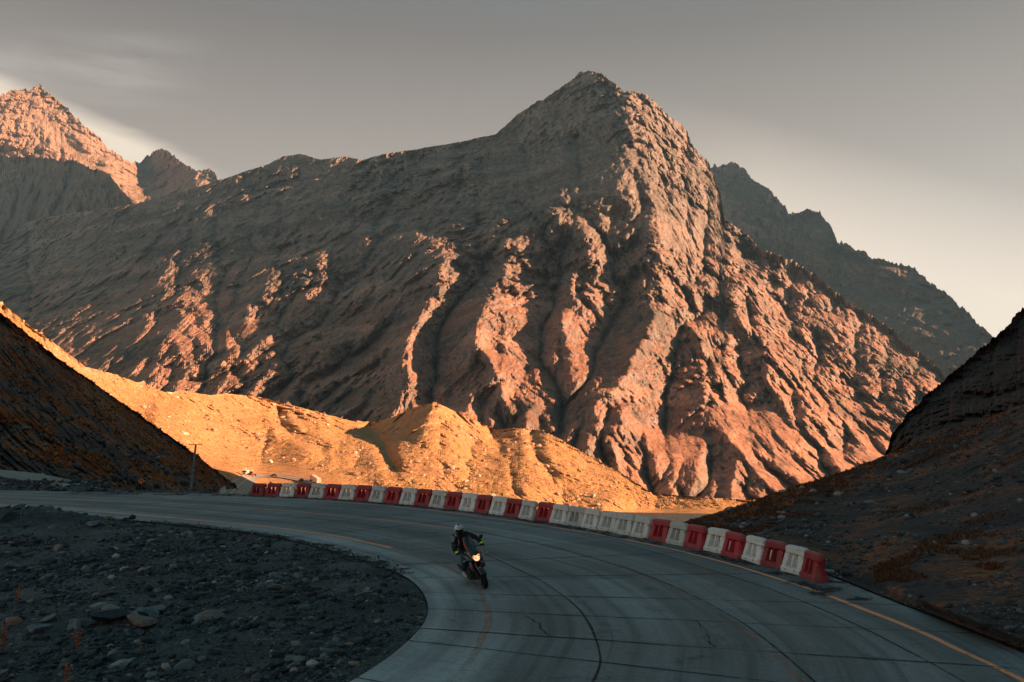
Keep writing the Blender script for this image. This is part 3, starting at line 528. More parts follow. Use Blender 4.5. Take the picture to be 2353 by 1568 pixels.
ro = ribbons("road_markings", [ribbon(gl(LA), .06, .004, .3, 1), ribbon(gl(LB), .085, .004, .3, 2), ribbon(gl(LC), .075, .004, .3, 3)], m_yel); tag(ro, kind='structure')
ro = ribbons("road_markings", [ribbon(gl(LA2), .065, .004, .4, 4), ribbon(gl(LB2), .08, .004, .5, 5)], m_yel2); tag(ro, kind='structure')
J1 = [R2(*p) for p in ((200, -30), (350, 30), (440, 72), (530, 115), (580, 147), (620, 177), (665, 212), (690, 240), (715, 280), (735, 325), (755, 380), (762, 418), (752, 460), (728, 505), (690, 560))]
J2 = [R2(*p) for p in ((600, -5), (740, 35), (860, 70), (990, 120), (1130, 185), (1290, 272), (1430, 378), (1570, 502), (1700, 640))]
J3 = [R2(*p) for p in ((820, -28), (960, 10), (1120, 60), (1310, 120), (1510, 190), (1740, 290), (1990, 420), (2130, 500), (2400, 660))]
tj = lambda f, a, b_: [tuple(p) for p in (PI_ * (1 - f) + PO_ * f)[a:b_]]
gj1 = gl(J1); gj2 = gl(J2); gj3 = gl(J3)
i_up = lambda g: int(np.argmin(np.hypot(*(mid - g[0]).T)))
def frac_of(p):
    best = (1e9, 0, 0)
    for i in range(NT):
        a = PI_[i]; d = PO_[i] - a; L = d @ d; f_ = np.clip((p - a) @ d / L, 0, 1); e = np.hypot(*(a + f_ * d - p))
        if e < best[0]: best = (e, i, f_)
    return best[1], best[2]
lst = []
for g, hw, sd_ in ((gj1, .025, 11), (gj2, .026, 12), (gj3, .022, 13)):
    i, f_ = frac_of(g[0]); up = np.array([PI_[k] * (1 - f_) + PO_[k] * f_ for k in range(20, i)])
    full = smooth_pl(resample(np.concatenate([up, g]), .35), 4); lst.append(ribbon(full, hw, .008, .5, sd_))
# transverse joints: measured ones near, then every 3.9 m up the road
ks = [int(np.argmin(np.abs(tt - (len(anch) - 9 + q)))) for q in (1.0, 2.0, 3.0, 4.0, 5.0, 6.0)]
s_ = arc[ks[0]] - 3.7
while s_ > arc[25]:
    ks.append(int(np.argmin(np.abs(arc - s_)))); s_ -= 3.7
for q, k in enumerate(ks):
    a, b_ = PI_[k], PO_[k]; n_ = int(np.hypot(*(b_ - a)) / .25); f_ = np.linspace(0, 1, n_)[:, None]; l = a * (1 - f_) + b_ * f_
    l[:, 1] += .035 * fbm(f_[:, 0] * 6, f_[:, 0] * 0 + q, 0, 3, 70 + q); lst.append(ribbon(l, .022 + .01 * (q % 3 == 0), .008, .7, 20 + q))
def crack(pts, hw=.014, s=0):
    g = resample([tuple(G(x, y)[:2]) for x, y in pts], .08); g = g + .05 * np.stack([noise(np.arange(len(g)) / 2.5, s * 7.0, 0, s), noise(np.arange(len(g)) / 2.5, 3 + s * 7.0, 0, s + 1)], 1); return ribbon(g, hw, .008, .6, s)
lst += [crack([R2(*p) for p in ((480, 250), (500, 268), (525, 280), (530, 298), (550, 310), (555, 325))], s=1), crack([R2(*p) for p in ((1110, 268), (1130, 285), (1155, 300), (1150, 318), (1172, 332), (1168, 348), (1185, 368))], s=2)]
ro = ribbons("road_joints", lst, m_joint); tag(ro, kind='structure')

# ------------------------------------------------------------------ ground sheet
az = np.concatenate([np.linspace(-180, -42, 60)[:-1], np.linspace(-42, 42, 760), np.linspace(42, 180, 60)[1:]]); rr = np.concatenate([[0.05, 1, 2], np.geomspace(3, 75, 430), np.geomspace(80, 2700, 50)])
AZ, RR = np.meshgrid(R(1) * az, rr); gx, gy = RR * np.sin(AZ), RR * np.cos(AZ)
dI, sI = pl_dist(gx, gy, INN); dO, sO = pl_dist(gx, gy, OUT)
# travel runs away-left -> near-right: the gravel is right-hand of INN, the drop is left-hand of OUT
far = (gy > 75) | (gx > 45)
inside = (sI < 0) & ~far; outside = ((sO > 0) & ~((sI < 0) & (dI < dO))) | far
def gravel_h(x, y, d):
    h = .05 * fbm(x / 1.1, y / 1.1, 0, 4, 301) + .10 * fbm(x / 4.5, y / 4.5, 0, 3, 305) * sm(1, 6, d) + .022 * fbm(x / .22, y / .22, 0, 3, 311, .6)
    for (px, py, rad, hh) in ((20, 1195, 3.5, .42), (130, 1200, 2.5, .2), (215, 1452, 1.3, .22), (330, 1450, 1.2, .16), (60, 1430, 1.6, .2), (820, 1345, 1.4, .10)):
        c_ = G(px, py); h = h + hh * np.exp(-((x - c_[0]) ** 2 + (y - c_[1]) ** 2) / rad ** 2) * (1 + .6 * fbm(x / .8, y / .8, 0, 3, 321))
    return h
hin = -0.035 + gravel_h(gx, gy, dI) * sm(0.0, .9, dI)
leftw = sm(-17.8, -19.0, np.degrees(np.arctan2(gx, gy))) * (gy > 20) 
berm = (.14 + .28 * fbm(gx / 2.4, gy / 2.4, 0, 4, 331)) * sm(.5, 2.2, dO) * sm(9.0, 4.5, dO) * sm(-23.3, -26, np.degrees(np.arctan2(gx, gy)))
hout_l = -.05 + berm - .2 * np.clip(dO - 2.5, 0, 60) - 40 * sm(90, 600, dO)
rw = sm(9.0, 11.5, np.degrees(np.arctan2(gx, gy)))
hout_r = -.05 - .5 * np.clip(dO - .6 - .9 * rw, 0, 90) - 15 * sm(60, 900, dO) - .16 * np.clip(dO - 560, 0, 4000)
hout = hout_l * leftw + hout_r * (1 - leftw) + .04 * fbm(gx / .4, gy / .4, 0, 3, 341) * sm(.1, 1, dO)
GZ = np.where(inside, hin, np.where(outside, hout, -.06))
m_grav = bpy.data.materials.new("dark_gravel"); m_grav.use_nodes = True; t = m_grav.node_tree; b = t.nodes['Principled BSDF']; b.inputs['Roughness'].default_value = .9; b.inputs['Specular IOR Level'].default_value = .25
co = objco(t); big = tnoise(t, .35, 5, .6, co); fin = tnoise(t, 11, 6, .7, co); vo = N(t, 'ShaderNodeTexVoronoi'); vo.inputs['Scale'].default_value = 14; vo.inputs['Randomness'].default_value = 1; t.links.new(co, vo.inputs['Vector'])
c = ramp(t, big, [(.35, (.036, .038, .040)), (.52, (.058, .062, .064)), (.68, (.10, .105, .105))]); c = mixc(t, 1, c, ramp(t, fin, [(.3, .5), (.5, 1.0), (.72, 1.7)]), 'MULTIPLY')
c = mixc(t, .6, c, ramp(t, vo.outputs['Color'], [(.0, .45), (.6, 1.0), (1.0, 2.0)]), 'MULTIPLY'); t.links.new(c, b.inputs['Base Color'])
bump(t, b, mathn(t, 'ADD', fin, mathn(t, 'MULTIPLY', vo.outputs['Distance'], .8)), .03)
o = mesh_from("ground", np.stack([gx, gy, GZ], -1).reshape(-1, 3), gridfaces(*gx.shape), m_grav, True); tag(o, kind='structure')
def ground_z(x, y):
    a = np.array([float(x)]); c_ = np.array([float(y)]); d1, s1 = pl_dist(a, c_, INN)
    return float((-0.035 + gravel_h(a, c_, d1) * sm(0, .9, d1))[0])
# ------------------------------------------------------------------ loose stones, scrub (uncountable)
def ico(sub):
    bm = bmesh.new(); bmesh.ops.create_icosphere(bm, subdivisions=sub, radius=1.0)
    v = np.array([p.co[:] for p in bm.verts]); f = np.array([[q.index for q in p.verts] for p in bm.faces]); bm.free(); return v, f
def rock_shape(sub, seed, flat=.6, k=11):
    r_ = np.random.default_rng(seed); v, f = ico(sub); n = r_.normal(size=(k, 3)); n /= np.linalg.norm(n, axis=1)[:, None]; d = r_.uniform(.55, 1.0, k)
    dots = v @ n.T; rad = np.min(np.where(dots > .05, d / np.maximum(dots, .05), 9), axis=1); rad = np.minimum(rad, 1.25)
    v = v * rad[:, None]; v[:, 2] *= flat; v[:, 0] *= r_.uniform(.8, 1.4)
    if sub > 1: v = v * (1 + .05 * noise(v[:, 0] * 4, v[:, 1] * 4, v[:, 2] * 4, seed))[:, None]
    return v, f
SMALL = [rock_shape(1, 400 + i, .65) for i in range(6)]
def scatter_rocks(name, pos, size, mat, shapes=SMALL, sink=.3, parent=None):
    V, Fc, nv = [], [], 0; n = len(pos); which = rng.integers(0, len(shapes), n); a = rng.uniform(0, 6.28, n); tl = rng.normal(0, .35, n)
    for k, (v, f) in enumerate(shapes):
        s_ = np.where(which == k)[0]
        if not len(s_): continue
        ca, sa, ct, st = np.cos(a[s_]), np.sin(a[s_]), np.cos(tl[s_]), np.sin(tl[s_]); x, y, z = v[:, 0][None], v[:, 1][None], v[:, 2][None]
        y2 = y * ct[:, None] - z * st[:, None]; z2 = y * st[:, None] + z * ct[:, None]; X_ = x * ca[:, None] - y2 * sa[:, None]; Y_ = x * sa[:, None] + y2 * ca[:, None]
        q = np.stack([X_, Y_, z2], -1) * size[s_][:, None, None] + pos[s_][:, None]; q[..., 2] += (size[s_] * (1 - 2 * sink) * .5)[:, None]
        V.append(q.reshape(-1, 3)); Fc.append((f[None] + (np.arange(len(s_)) * len(v))[:, None, None]).reshape(-1, 3) + nv); nv += len(s_) * len(v)
    o = mesh_from(name, np.concatenate(V), np.concatenate(Fc), mat, False, parent); return o
def island_mat(name, stops, rough=.85, bmp=.01, sc=18):
    m, t, b = new_mat(name, rough, .3); g = N(t, 'ShaderNodeNewGeometry'); c = ramp(t, g.outputs['Random Per Island'], stops); n = tnoise(t, sc, 5, .65, objco(t))
    t.links.new(mixc(t, 1, c, ramp(t, n, [(.3, .6), (.7, 1.35)]), 'MULTIPLY'), b.inputs['Base Color']); bump(t, b, n, bmp); return m
m_stone = island_mat("slate_stones", [(0, (.02, .025, .028)), (.5, (.05, .058, .062)), (.8, (.085, .095, .10)), (.93, (.17, .175, .17)), (.97, (.25, .17, .12)), (1, (.42, .40, .37))])
m_boul = island_mat("pale_boulders", [(0, (.34, .22, .13)), (.6, (.52, .36, .24)), (1, (.68, .52, .38))], .9, .1, 1.5)
m_rscree = island_mat("dark_scree", [(0, (.03, .032, .033)), (.6, (.075, .078, .08)), (.9, (.14, .14, .135)), (1, (.32, .29, .26))])
def in_gravel(P):
    d, s = pl_dist(P[:, 0], P[:, 1], INN); return (s < 0), d
# gravel inside the bend
n = 60000; sx = rng.uniform(-120, 1010, n); sy = 1568 + 60 - (rng.uniform(0, 1, n) ** .85) * 460
P = G(sx, sy); ok, d = in_gravel(P); clump = fbm(P[:, 0] / 1.6, P[:, 1] / 1.6, 0, 3, 411); ok &= (d > .02) & (P[:, 1] < 60) & ((clump > -.12) | (rng.random(n) < .22)); P, d, clump = P[ok], d[ok], clump[ok]
hz = -0.035 + gravel_h(P[:, 0], P[:, 1], d) * sm(0, .9, d); P[:, 2] = hz
D_ = P[:, 1]; size = (.006 + .00052 * D_) * (0.6 + rng.pareto(2.3, len(P))); size = np.minimum(size, .13) * (1 + .8 * np.clip(clump, 0, 1)) * sm(-.4, 1.6, d + .5)
o = scatter_rocks("gravel", P, size, m_stone); tag(o, 'loose slate gravel covering the ground inside the bend', 'gravel', kind='stuff')
# rubble berm left of the road, beyond it
n = 5200; th = R(1) * rng.uniform(-34, -18.4, n); r_ = rng.uniform(50, 84, n); P = np.stack([r_ * np.sin(th), r_ * np.cos(th), th * 0], -1)
d, s_ = pl_dist(P[:, 0], P[:, 1], OUT); ok = (s_ > 0) & (d > .5) & (d < 9) & ((th < R(-24.5)) | ((rng.random(n) < .5) & (d < 3.5))); P, d = P[ok], d[ok]; azd = np.degrees(np.arctan2(P[:, 0], P[:, 1]))
P[:, 2] = -.05 + (.14 + .28 * fbm(P[:, 0] / 2.4, P[:, 1] / 2.4, 0, 4, 331)) * sm(.5, 2.2, d) * sm(9, 4.5, d) * sm(-23.3, -26, azd)
o = scatter_rocks("rubble", P, np.where(azd < -24.5, 1.0, .55) * (.05 + .065 * rng.pareto(2.4, len(P)).clip(0, 4)), m_stone, sink=.2); tag(o, 'dark rubble bank along the far edge of the road', 'rubble', kind='stuff')
# dirt crumbs along the barrier feet and right-hand shoulder
n = 5200; k = rng.uniform(60, len(OUT) - 40, n); q = atpl(OUT, k); tq = atpl(OUT, k + 1) - q; tq /= np.linalg.norm(tq, axis=1)[:, None]; nq = np.stack([-tq[:, 1], tq[:, 0]], 1)
offq = -1.45 + np.abs(rng.normal(0, .55, n)); ok = (fbm(q[:, 0] / .9, q[:, 1] / .9, 0, 3, 421) > -.05) & (offq < .6) & (q[:, 1] > 8); q = (q + nq * offq[:, None])[ok]
o = scatter_rocks("dirt_crumbs", np.concatenate([q, np.full((len(q), 1), .004)], 1), .012 + .018 * rng.pareto(3, len(q)).clip(0, 3), m_rscree, sink=.1); tag(o, 'dark dirt crumbs along the foot of the barriers', 'dirt', kind='stuff')
n = 9000; k = rng.uniform(30, len(INN) - 30, n); q = atpl(INN, k); tq = atpl(INN, k + 1) - q; tq /= np.linalg.norm(tq, axis=1)[:, None]; nq = np.stack([-tq[:, 1], tq[:, 0]], 1)
offq = np.abs(rng.normal(0, .22, n)) * (1 + 1.2 * fbm(q[:, 0] / 1.3, q[:, 1] / 1.3, 0, 3, 425)) - .12; ok = (q[:, 1] > 8) & (q[:, 1] < 60) & (np.abs(offq) < 1.0); q = (q + nq * offq[:, None])[ok]
o = scatter_rocks("gravel", np.concatenate([q, np.full((len(q), 1), .004)], 1), .008 + .012 * rng.pareto(3, len(q)).clip(0, 3), m_stone, sink=.1); tag(o, 'gravel spilling over the inner edge of the concrete road', 'gravel', kind='stuff')
# dirt film
m_dirt, t, b = new_mat("dirt_film", .95, .1); co = objco(t); a = tnoise(t, 1.3, 7, .75, co); b.inputs['Base Color'].default_value = (.045, .043, .042, 1); t.links.new(ramp(t, a, [(.50, 0.0), (.58, .9)]), b.inputs['Alpha'])
ko = np.arange(60, len(OUT) - 30, 1.0); q = atpl(OUT, ko); tq = np.gradient(q, axis=0); tq /= np.linalg.norm(tq, axis=1)[:, None]; nq = np.stack([-tq[:, 1], tq[:, 0]], 1)
qi = atpl(INN, np.arange(30, len(INN) - 30, 1.0)); ti = np.gradient(qi, axis=0); ti /= np.linalg.norm(ti, axis=1)[:, None]; ni = np.stack([-ti[:, 1], ti[:, 0]], 1)
ro = ribbons("road_dirt", [ribbon(q - nq * .85, .78, .012, .12, 61), ribbon(qi + ni * .12, .34, .012, .9, 62)], m_dirt); tag(ro, kind='structure')

def scatter_on(key, n, maskf, seed=0):
    P, Xp, Yp = GRIDS[id(key)]; r2 = np.random.default_rng(seed); i = r2.integers(0, P.shape[0] - 1, n); j = r2.integers(0, P.shape[1] - 1, n); u, v = r2.random((2, n))[..., None]
    q = (P[i, j] * (1 - u) + P[i, j + 1] * u) * (1 - v) + (P[i + 1, j] * (1 - u) + P[i + 1, j + 1] * u) * v; ok = maskf(q, Xp[i, j], Yp[i, j]); return q[ok], Xp[i, j][ok], Yp[i, j][ok]
def tufts(name, pos, size, mat, blades=11, seed=0):
    r2 = np.random.default_rng(seed); n = len(pos); a = r2.uniform(0, 6.28, (n, blades)); l = r2.uniform(.35, 1.0, (n, blades)); ln = r2.uniform(.6, 1.0, (n, blades)); w_ = .16
    dx, dy = np.cos(a) * l, np.sin(a) * l; s_ = size[:, None]
    b0 = np.stack([dx * .25 - dy * w_, dy * .25 + dx * w_, a * 0], -1); b1 = np.stack([dx * .25 + dy * w_, dy * .25 - dx * w_, a * 0], -1); tp_ = np.stack([dx * .8, dy * .8, ln * .85], -1)
    V = np.stack([b0, b1, tp_], 2) * s_[..., None, None] + pos[:, None, None]; V = V.reshape(-1, 3)
    return mesh_from(name, V, np.arange(len(V)).reshape(-1, 3), mat, False)
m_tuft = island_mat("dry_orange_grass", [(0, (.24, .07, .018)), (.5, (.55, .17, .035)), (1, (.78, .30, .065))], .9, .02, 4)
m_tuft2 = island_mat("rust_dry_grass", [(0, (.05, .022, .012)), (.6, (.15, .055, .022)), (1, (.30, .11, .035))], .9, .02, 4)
m_bush = island_mat("dry_valley_scrub", [(0, (.05, .045, .02)), (.5, (.17, .11, .035)), (1, (.48, .28, .08))], .9, .05, 1)
m_dark = island_mat("dark_scrub", [(0, (.02, .025, .02)), (1, (.05, .05, .035))], .9, .05, 1)
def mk(q, x, y):
    g = fbm(q[:, 1] / 13, q[:, 2] / 6, q[:, 0] / 13, 3, 431); band = sm(1125, 1040, y - .10 * x) ; k = y - np.interp(x, [p[0] for p in TOP_LH], [p[1] for p in TOP_LH]); return (g + .25 * sm(60, 10, k) > .02 + .6 * (1 - band)) & (y < 1112)
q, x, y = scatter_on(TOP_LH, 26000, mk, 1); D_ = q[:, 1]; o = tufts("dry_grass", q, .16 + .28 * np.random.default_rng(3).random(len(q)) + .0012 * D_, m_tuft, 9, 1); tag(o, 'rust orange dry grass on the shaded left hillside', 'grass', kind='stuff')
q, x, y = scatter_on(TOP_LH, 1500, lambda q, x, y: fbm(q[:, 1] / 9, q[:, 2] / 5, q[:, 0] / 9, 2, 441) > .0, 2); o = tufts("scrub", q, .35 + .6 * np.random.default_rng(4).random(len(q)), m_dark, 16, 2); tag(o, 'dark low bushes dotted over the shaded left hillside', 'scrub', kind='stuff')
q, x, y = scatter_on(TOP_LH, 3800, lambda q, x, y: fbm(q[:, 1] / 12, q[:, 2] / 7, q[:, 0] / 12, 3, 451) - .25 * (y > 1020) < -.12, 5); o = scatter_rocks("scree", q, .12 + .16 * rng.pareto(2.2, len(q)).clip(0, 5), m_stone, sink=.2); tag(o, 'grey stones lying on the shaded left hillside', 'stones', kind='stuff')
D_of = lambda q: q[:, 1]
def mr(q, x, y):
    top = np.interp(x, [p[0] for p in TOP_R1], [p[1] for p in TOP_R1]); k = y - top; g = fbm(q[:, 0] / 3.2, q[:, 1] / 5, 0, 3, 461)
    st1 = np.exp(-((y - (1330 - (x - 2000) * .52)) / 16) ** 2) * (x > 2010); st2 = np.exp(-((y - (1240 - (x - 2000) * .55)) / 14) ** 2)
    return g + .75 * np.exp(-(k / 45) ** 2) + .65 * st1 + .30 * st2 + .35 * (x < 1800) * (k < 75) + .30 * noise(q[:, 0] / .7, q[:, 1] / 1.2, 0, 5) - .12 * (D_of(q) < 45) > .50
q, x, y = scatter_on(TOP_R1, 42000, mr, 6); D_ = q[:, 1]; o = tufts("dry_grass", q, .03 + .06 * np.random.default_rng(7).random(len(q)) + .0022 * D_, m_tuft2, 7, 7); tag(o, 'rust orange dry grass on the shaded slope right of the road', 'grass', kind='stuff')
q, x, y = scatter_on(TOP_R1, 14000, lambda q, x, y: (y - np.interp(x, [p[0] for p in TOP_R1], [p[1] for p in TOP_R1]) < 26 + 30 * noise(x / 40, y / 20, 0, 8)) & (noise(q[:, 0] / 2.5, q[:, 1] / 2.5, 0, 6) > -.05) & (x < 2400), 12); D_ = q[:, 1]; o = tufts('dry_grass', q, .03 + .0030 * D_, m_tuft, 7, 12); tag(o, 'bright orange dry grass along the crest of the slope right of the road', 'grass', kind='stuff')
q, x, y = scatter_on(TOP_R1, 15000, lambda q, x, y: (x < 2700) & (fbm(q[:, 0] / 2, q[:, 1] / 3, 0, 3, 471) > -.1), 8); D_ = q[:, 1]; o = scatter_rocks("scree", q, (.006 + .0008 * D_) * (.5 + rng.pareto(2.3, len(q)).clip(0, 5)), m_rscree, sink=.2); tag(o, 'dark shaly scree on the slope right of the road', 'scree', kind='stuff')
def mv(q, x, y):
    dr, _ = pl_dist(x, y, ROADMASK); return (dr > 22) & ~((y > 1165) & (x > 1370))
q, x, y = scatter_on(TOP_VAL, 48000, lambda q, x, y: mv(q, x, y) & (fbm(q[:, 0] / 35, q[:, 1] / 50, 0, 3, 481) > -.2), 9); D_ = q[:, 1]; o = tufts("scrub", q, .30 + .0009 * D_ * (.3 + np.random.default_rng(9).random(len(q))), m_bush, 8, 9); tag(o, 'golden dry scrub over the sunlit valley slope', 'scrub', kind='stuff')
bd = lambda q, x, y: mv(q, x, y) & (fbm(q[:, 0] / 40, q[:, 1] / 60, 0, 3, 491) + .45 * np.exp(-((y - (905 + (x - 330) * .30)) / 55) ** 2) * (x < 1150) > .12)
q, x, y = scatter_on(TOP_VAL, 17000, bd, 10); D_ = q[:, 1]; o = scatter_rocks("boulder_field", q, (.22 + .0006 * D_) * (.4 + rng.pareto(2.6, len(q)).clip(0, 4)), m_boul, sink=.2); tag(o, 'pale boulders strewn over the sunlit valley slope', 'boulders', kind='stuff')

# ------------------------------------------------------------------ single rocks inside the bend
BIG = [rock_shape(3, 500 + i, f_, 14) for i, f_ in enumerate((.75, .45, .9, .35, .6))]
BME = []
m_rock_a = plain("blue_grey_slate", (.13, .15, .155), .85, .3, 0, .45, 3.5, .02); m_rock_b = plain("pale_grey_stone", (.22, .235, .23), .85, .3, 0, .35, 5, .02); m_rock_d = plain("near_black_slate", (.035, .042, .045), .8, .3, 0, .4, 4, .02); m_rock_t = plain("tan_stone", (.20, .15, .12), .85, .3, 0, .3, 5, .02)
for mt in (m_rock_a, m_rock_b, m_rock_d, m_rock_t):
    row = []
    for v, f in BIG:
        o = mesh_from("rock", v, f, mt, False); row.append(o.data); bpy.data.objects.remove(o)
    BME.append(row)
RG = 'rocks scattered over the gravel inside the bend'
RK = [(215, 1212, .42, 3, 0, 'long flat grey slab near the inner edge of the far road'), (290, 1194, .17, 0, 2, 'small black rock at the road edge, left of a taller black rock'), (302, 1193, .22, 2, 2, 'taller of two black rocks standing at the road edge'),
    (619, 1345, .26, 1, 1, 'pale rock on a heap of slabs in the middle of the gravel'), (640, 1356, .30, 3, 0, None), (602, 1352, .22, 0, 0, None), (665, 1362, .30, 1, 2, 'black rock at the right foot of the slab heap'), (628, 1322, .20, 4, 0, None), (684, 1326, .26, 1, 3, 'tan rock at the right end of the slab heap'),
    (255, 1424, .22, 2, 1, 'pale upright stone among the big rocks at lower left'), (223, 1408, .20, 0, 1, 'pale round stone at the top of the lower left rock pile'), (351, 1418, .36, 4, 0, 'wide slate block right of the pale upright stone'), (338, 1444, .34, 1, 0, 'sharp grey slab below the wide slate block'), (253, 1462, .42, 4, 2, 'big black rock in the lower left rock pile'),
    (172, 1466, .20, 2, 0, None), (325, 1462, .36, 3, 3, 'flat tan slab lying right of the big black rock'), (84, 1470, .24, 4, 0, None), (30, 1455, .18, 0, 3, None), (120, 1455, .20, 4, 0, None), (60, 1478, .16, 1, 2, None),
    (272, 1529, .22, 1, 1, 'pale wedge shaped stone near the bottom edge of the picture'), (347, 1548, .12, 0, 1, None), (426, 1529, .18, 2, 0, None), (560, 1308, .16, 1, 1, None), (347, 1240, .22, 3, 3, None), (474, 1426, .34, 3, 3, 'large flat tan slab in the middle of the lower gravel'), (452, 1440, .18, 0, 1, None),
    (107, 1326, .22, 4, 0, None), (198, 1304, .16, 2, 1, None), (253, 1386, .15, 0, 0, None), (512, 1405, .16, 1, 0, None), (20, 1210, .34, 2, 2, None), (60, 1228, .26, 4, 0, None), (118, 1216, .22, 1, 0, None), (134, 1262, .26, 0, 3, None), (30, 1300, .28, 4, 0, None), (440, 1232, .16, 2, 1, None), (505, 1250, .18, 4, 2, None), (385, 1368, .15, 1, 1, None), (700, 1395, .14, 0, 0, None)]
sr = {}
for k, (x, y, s_, sh, mt, lab) in enumerate(RK):
    p = G(x, y); o = bpy.data.objects.new("rock", BME[mt][sh]); COL.objects.link(o); z = ground_z(p[0], p[1]); o.location = (p[0], p[1], z + s_ * .18); o.scale = (s_ * random.uniform(.8, 1.1), s_ * random.uniform(.65, .9), s_ * random.uniform(.65, .9)); o.rotation_euler = (random.uniform(-.25, .25), random.uniform(-.25, .25), random.uniform(0, 6.28))
    lab = lab or ('grey slate rock lying loose on the dark gravel', 'pale grey stone lying loose on the dark gravel', 'blackish rock lying loose on the dark gravel', 'tan rock lying loose on the dark gravel')[mt]
    tag(o, lab, 'rock', RG)

# ------------------------------------------------------------------ general builders
def frame_mesh(name, bm, mat, parent=None, smooth=True, bevel=0.0, ang=35):
    if bevel: bmesh.ops.bevel(bm, geom=[e for e in bm.edges if e.calc_face_angle(0) > R(40)], offset=bevel, segments=2, affect='EDGES', clamp_overlap=True)
    for f in bm.faces: f.smooth = smooth
    for e in bm.edges: e.smooth = e.calc_face_angle(0) < R(ang)
    me = bpy.data.meshes.new(name); bm.to_mesh(me); bm.free()
    for m in (mat if isinstance(mat, (list, tuple)) else [mat]): me.materials.append(m)
    o = bpy.data.objects.new(name, me); COL.objects.link(o)
    if parent: o.parent = parent
    return o
def bx(bm, c, s, rot=None, taper=None, mi=0):
    vs = []
    for z in (-.5, .5):
        for x, y in ((-.5, -.5), (.5, -.5), (.5, .5), (-.5, .5)):
            k = taper if (taper and z > 0) else (1, 1); v = Vector((x * s[0] * k[0], y * s[1] * k[1], z * s[2]))
            if rot: v = rot @ v
            vs.append(bm.verts.new(v + Vector(c)))
    for f in ((0, 3, 2, 1), (4, 5, 6, 7), (0, 1, 5, 4), (1, 2, 6, 5), (2, 3, 7, 6), (3, 0, 4, 7)): bm.faces.new([vs[i] for i in f]).material_index = mi
def tube(bm, pts, rad, seg=10, caps=True, mi=0, flat=1.0):
    pts = [Vector(p) for p in pts]; rad = rad if isinstance(rad, (list, tuple)) else [rad] * len(pts); rings = []; up = None
    for i, p in enumerate(pts):
        t = (pts[min(i + 1, len(pts) - 1)] - pts[max(i - 1, 0)]).normalized()
        if up is None: up = t.orthogonal().normalized() if abs(t.z) > .9 else Vector((0, 0, 1)).cross(t).normalized()
        s_ = (up - t * up.dot(t)).normalized(); u = t.cross(s_); up = s_
        rings.append([bm.verts.new(p + (s_ * math.cos(a) + u * math.sin(a) * flat) * rad[i]) for a in [2 * math.pi * k / seg for k in range(seg)]])
    for a, b in zip(rings[:-1], rings[1:]):
        for k in range(seg): bm.faces.new((a[k], a[(k + 1) % seg], b[(k + 1) % seg], b[k])).material_index = mi
    if caps:
        bm.faces.new(rings[0][::-1]).material_index = mi; bm.faces.new(rings[-1]).material_index = mi
def prism(bm, prof, x0, x1, mi=0, inset=None):
    """profile in (y, z) extruded across x"""
    a = [bm.verts.new((x0, y, z)) for y, z in prof]; b = [bm.verts.new((x1, y, z)) for y, z in prof]; n = len(prof)
    for k in range(n): bm.faces.new((a[k], a[(k + 1) % n], b[(k + 1) % n], b[k])).material_index = mi
    bm.faces.new(a[::-1]).material_index = mi; bm.faces.new(b).material_index = mi
def lathe_x(bm, prof, cx, cy, cz, seg=28, mi=0):
    """profile of (x, r) turned about the x axis"""
    rings = [[bm.verts.new((cx + x, cy + r * math.cos(a), cz + r * math.sin(a))) for a in [2 * math.pi * k / seg for k in range(seg)]] for x, r in prof]
    for a, b in zip(rings, rings[1:] + rings[:1]):
        for k in range(seg): bm.faces.new((a[k], b[k], b[(k + 1) % seg], a[(k + 1) % seg])).material_index = mi
def empty(name, loc, rz=0.0): o = bpy.data.objects.new(name, None); COL.objects.link(o); o.location = loc; o.rotation_euler = (0, 0, rz); return o
def recalc(bm): bmesh.ops.recalc_face_normals(bm, faces=bm.faces); return bm
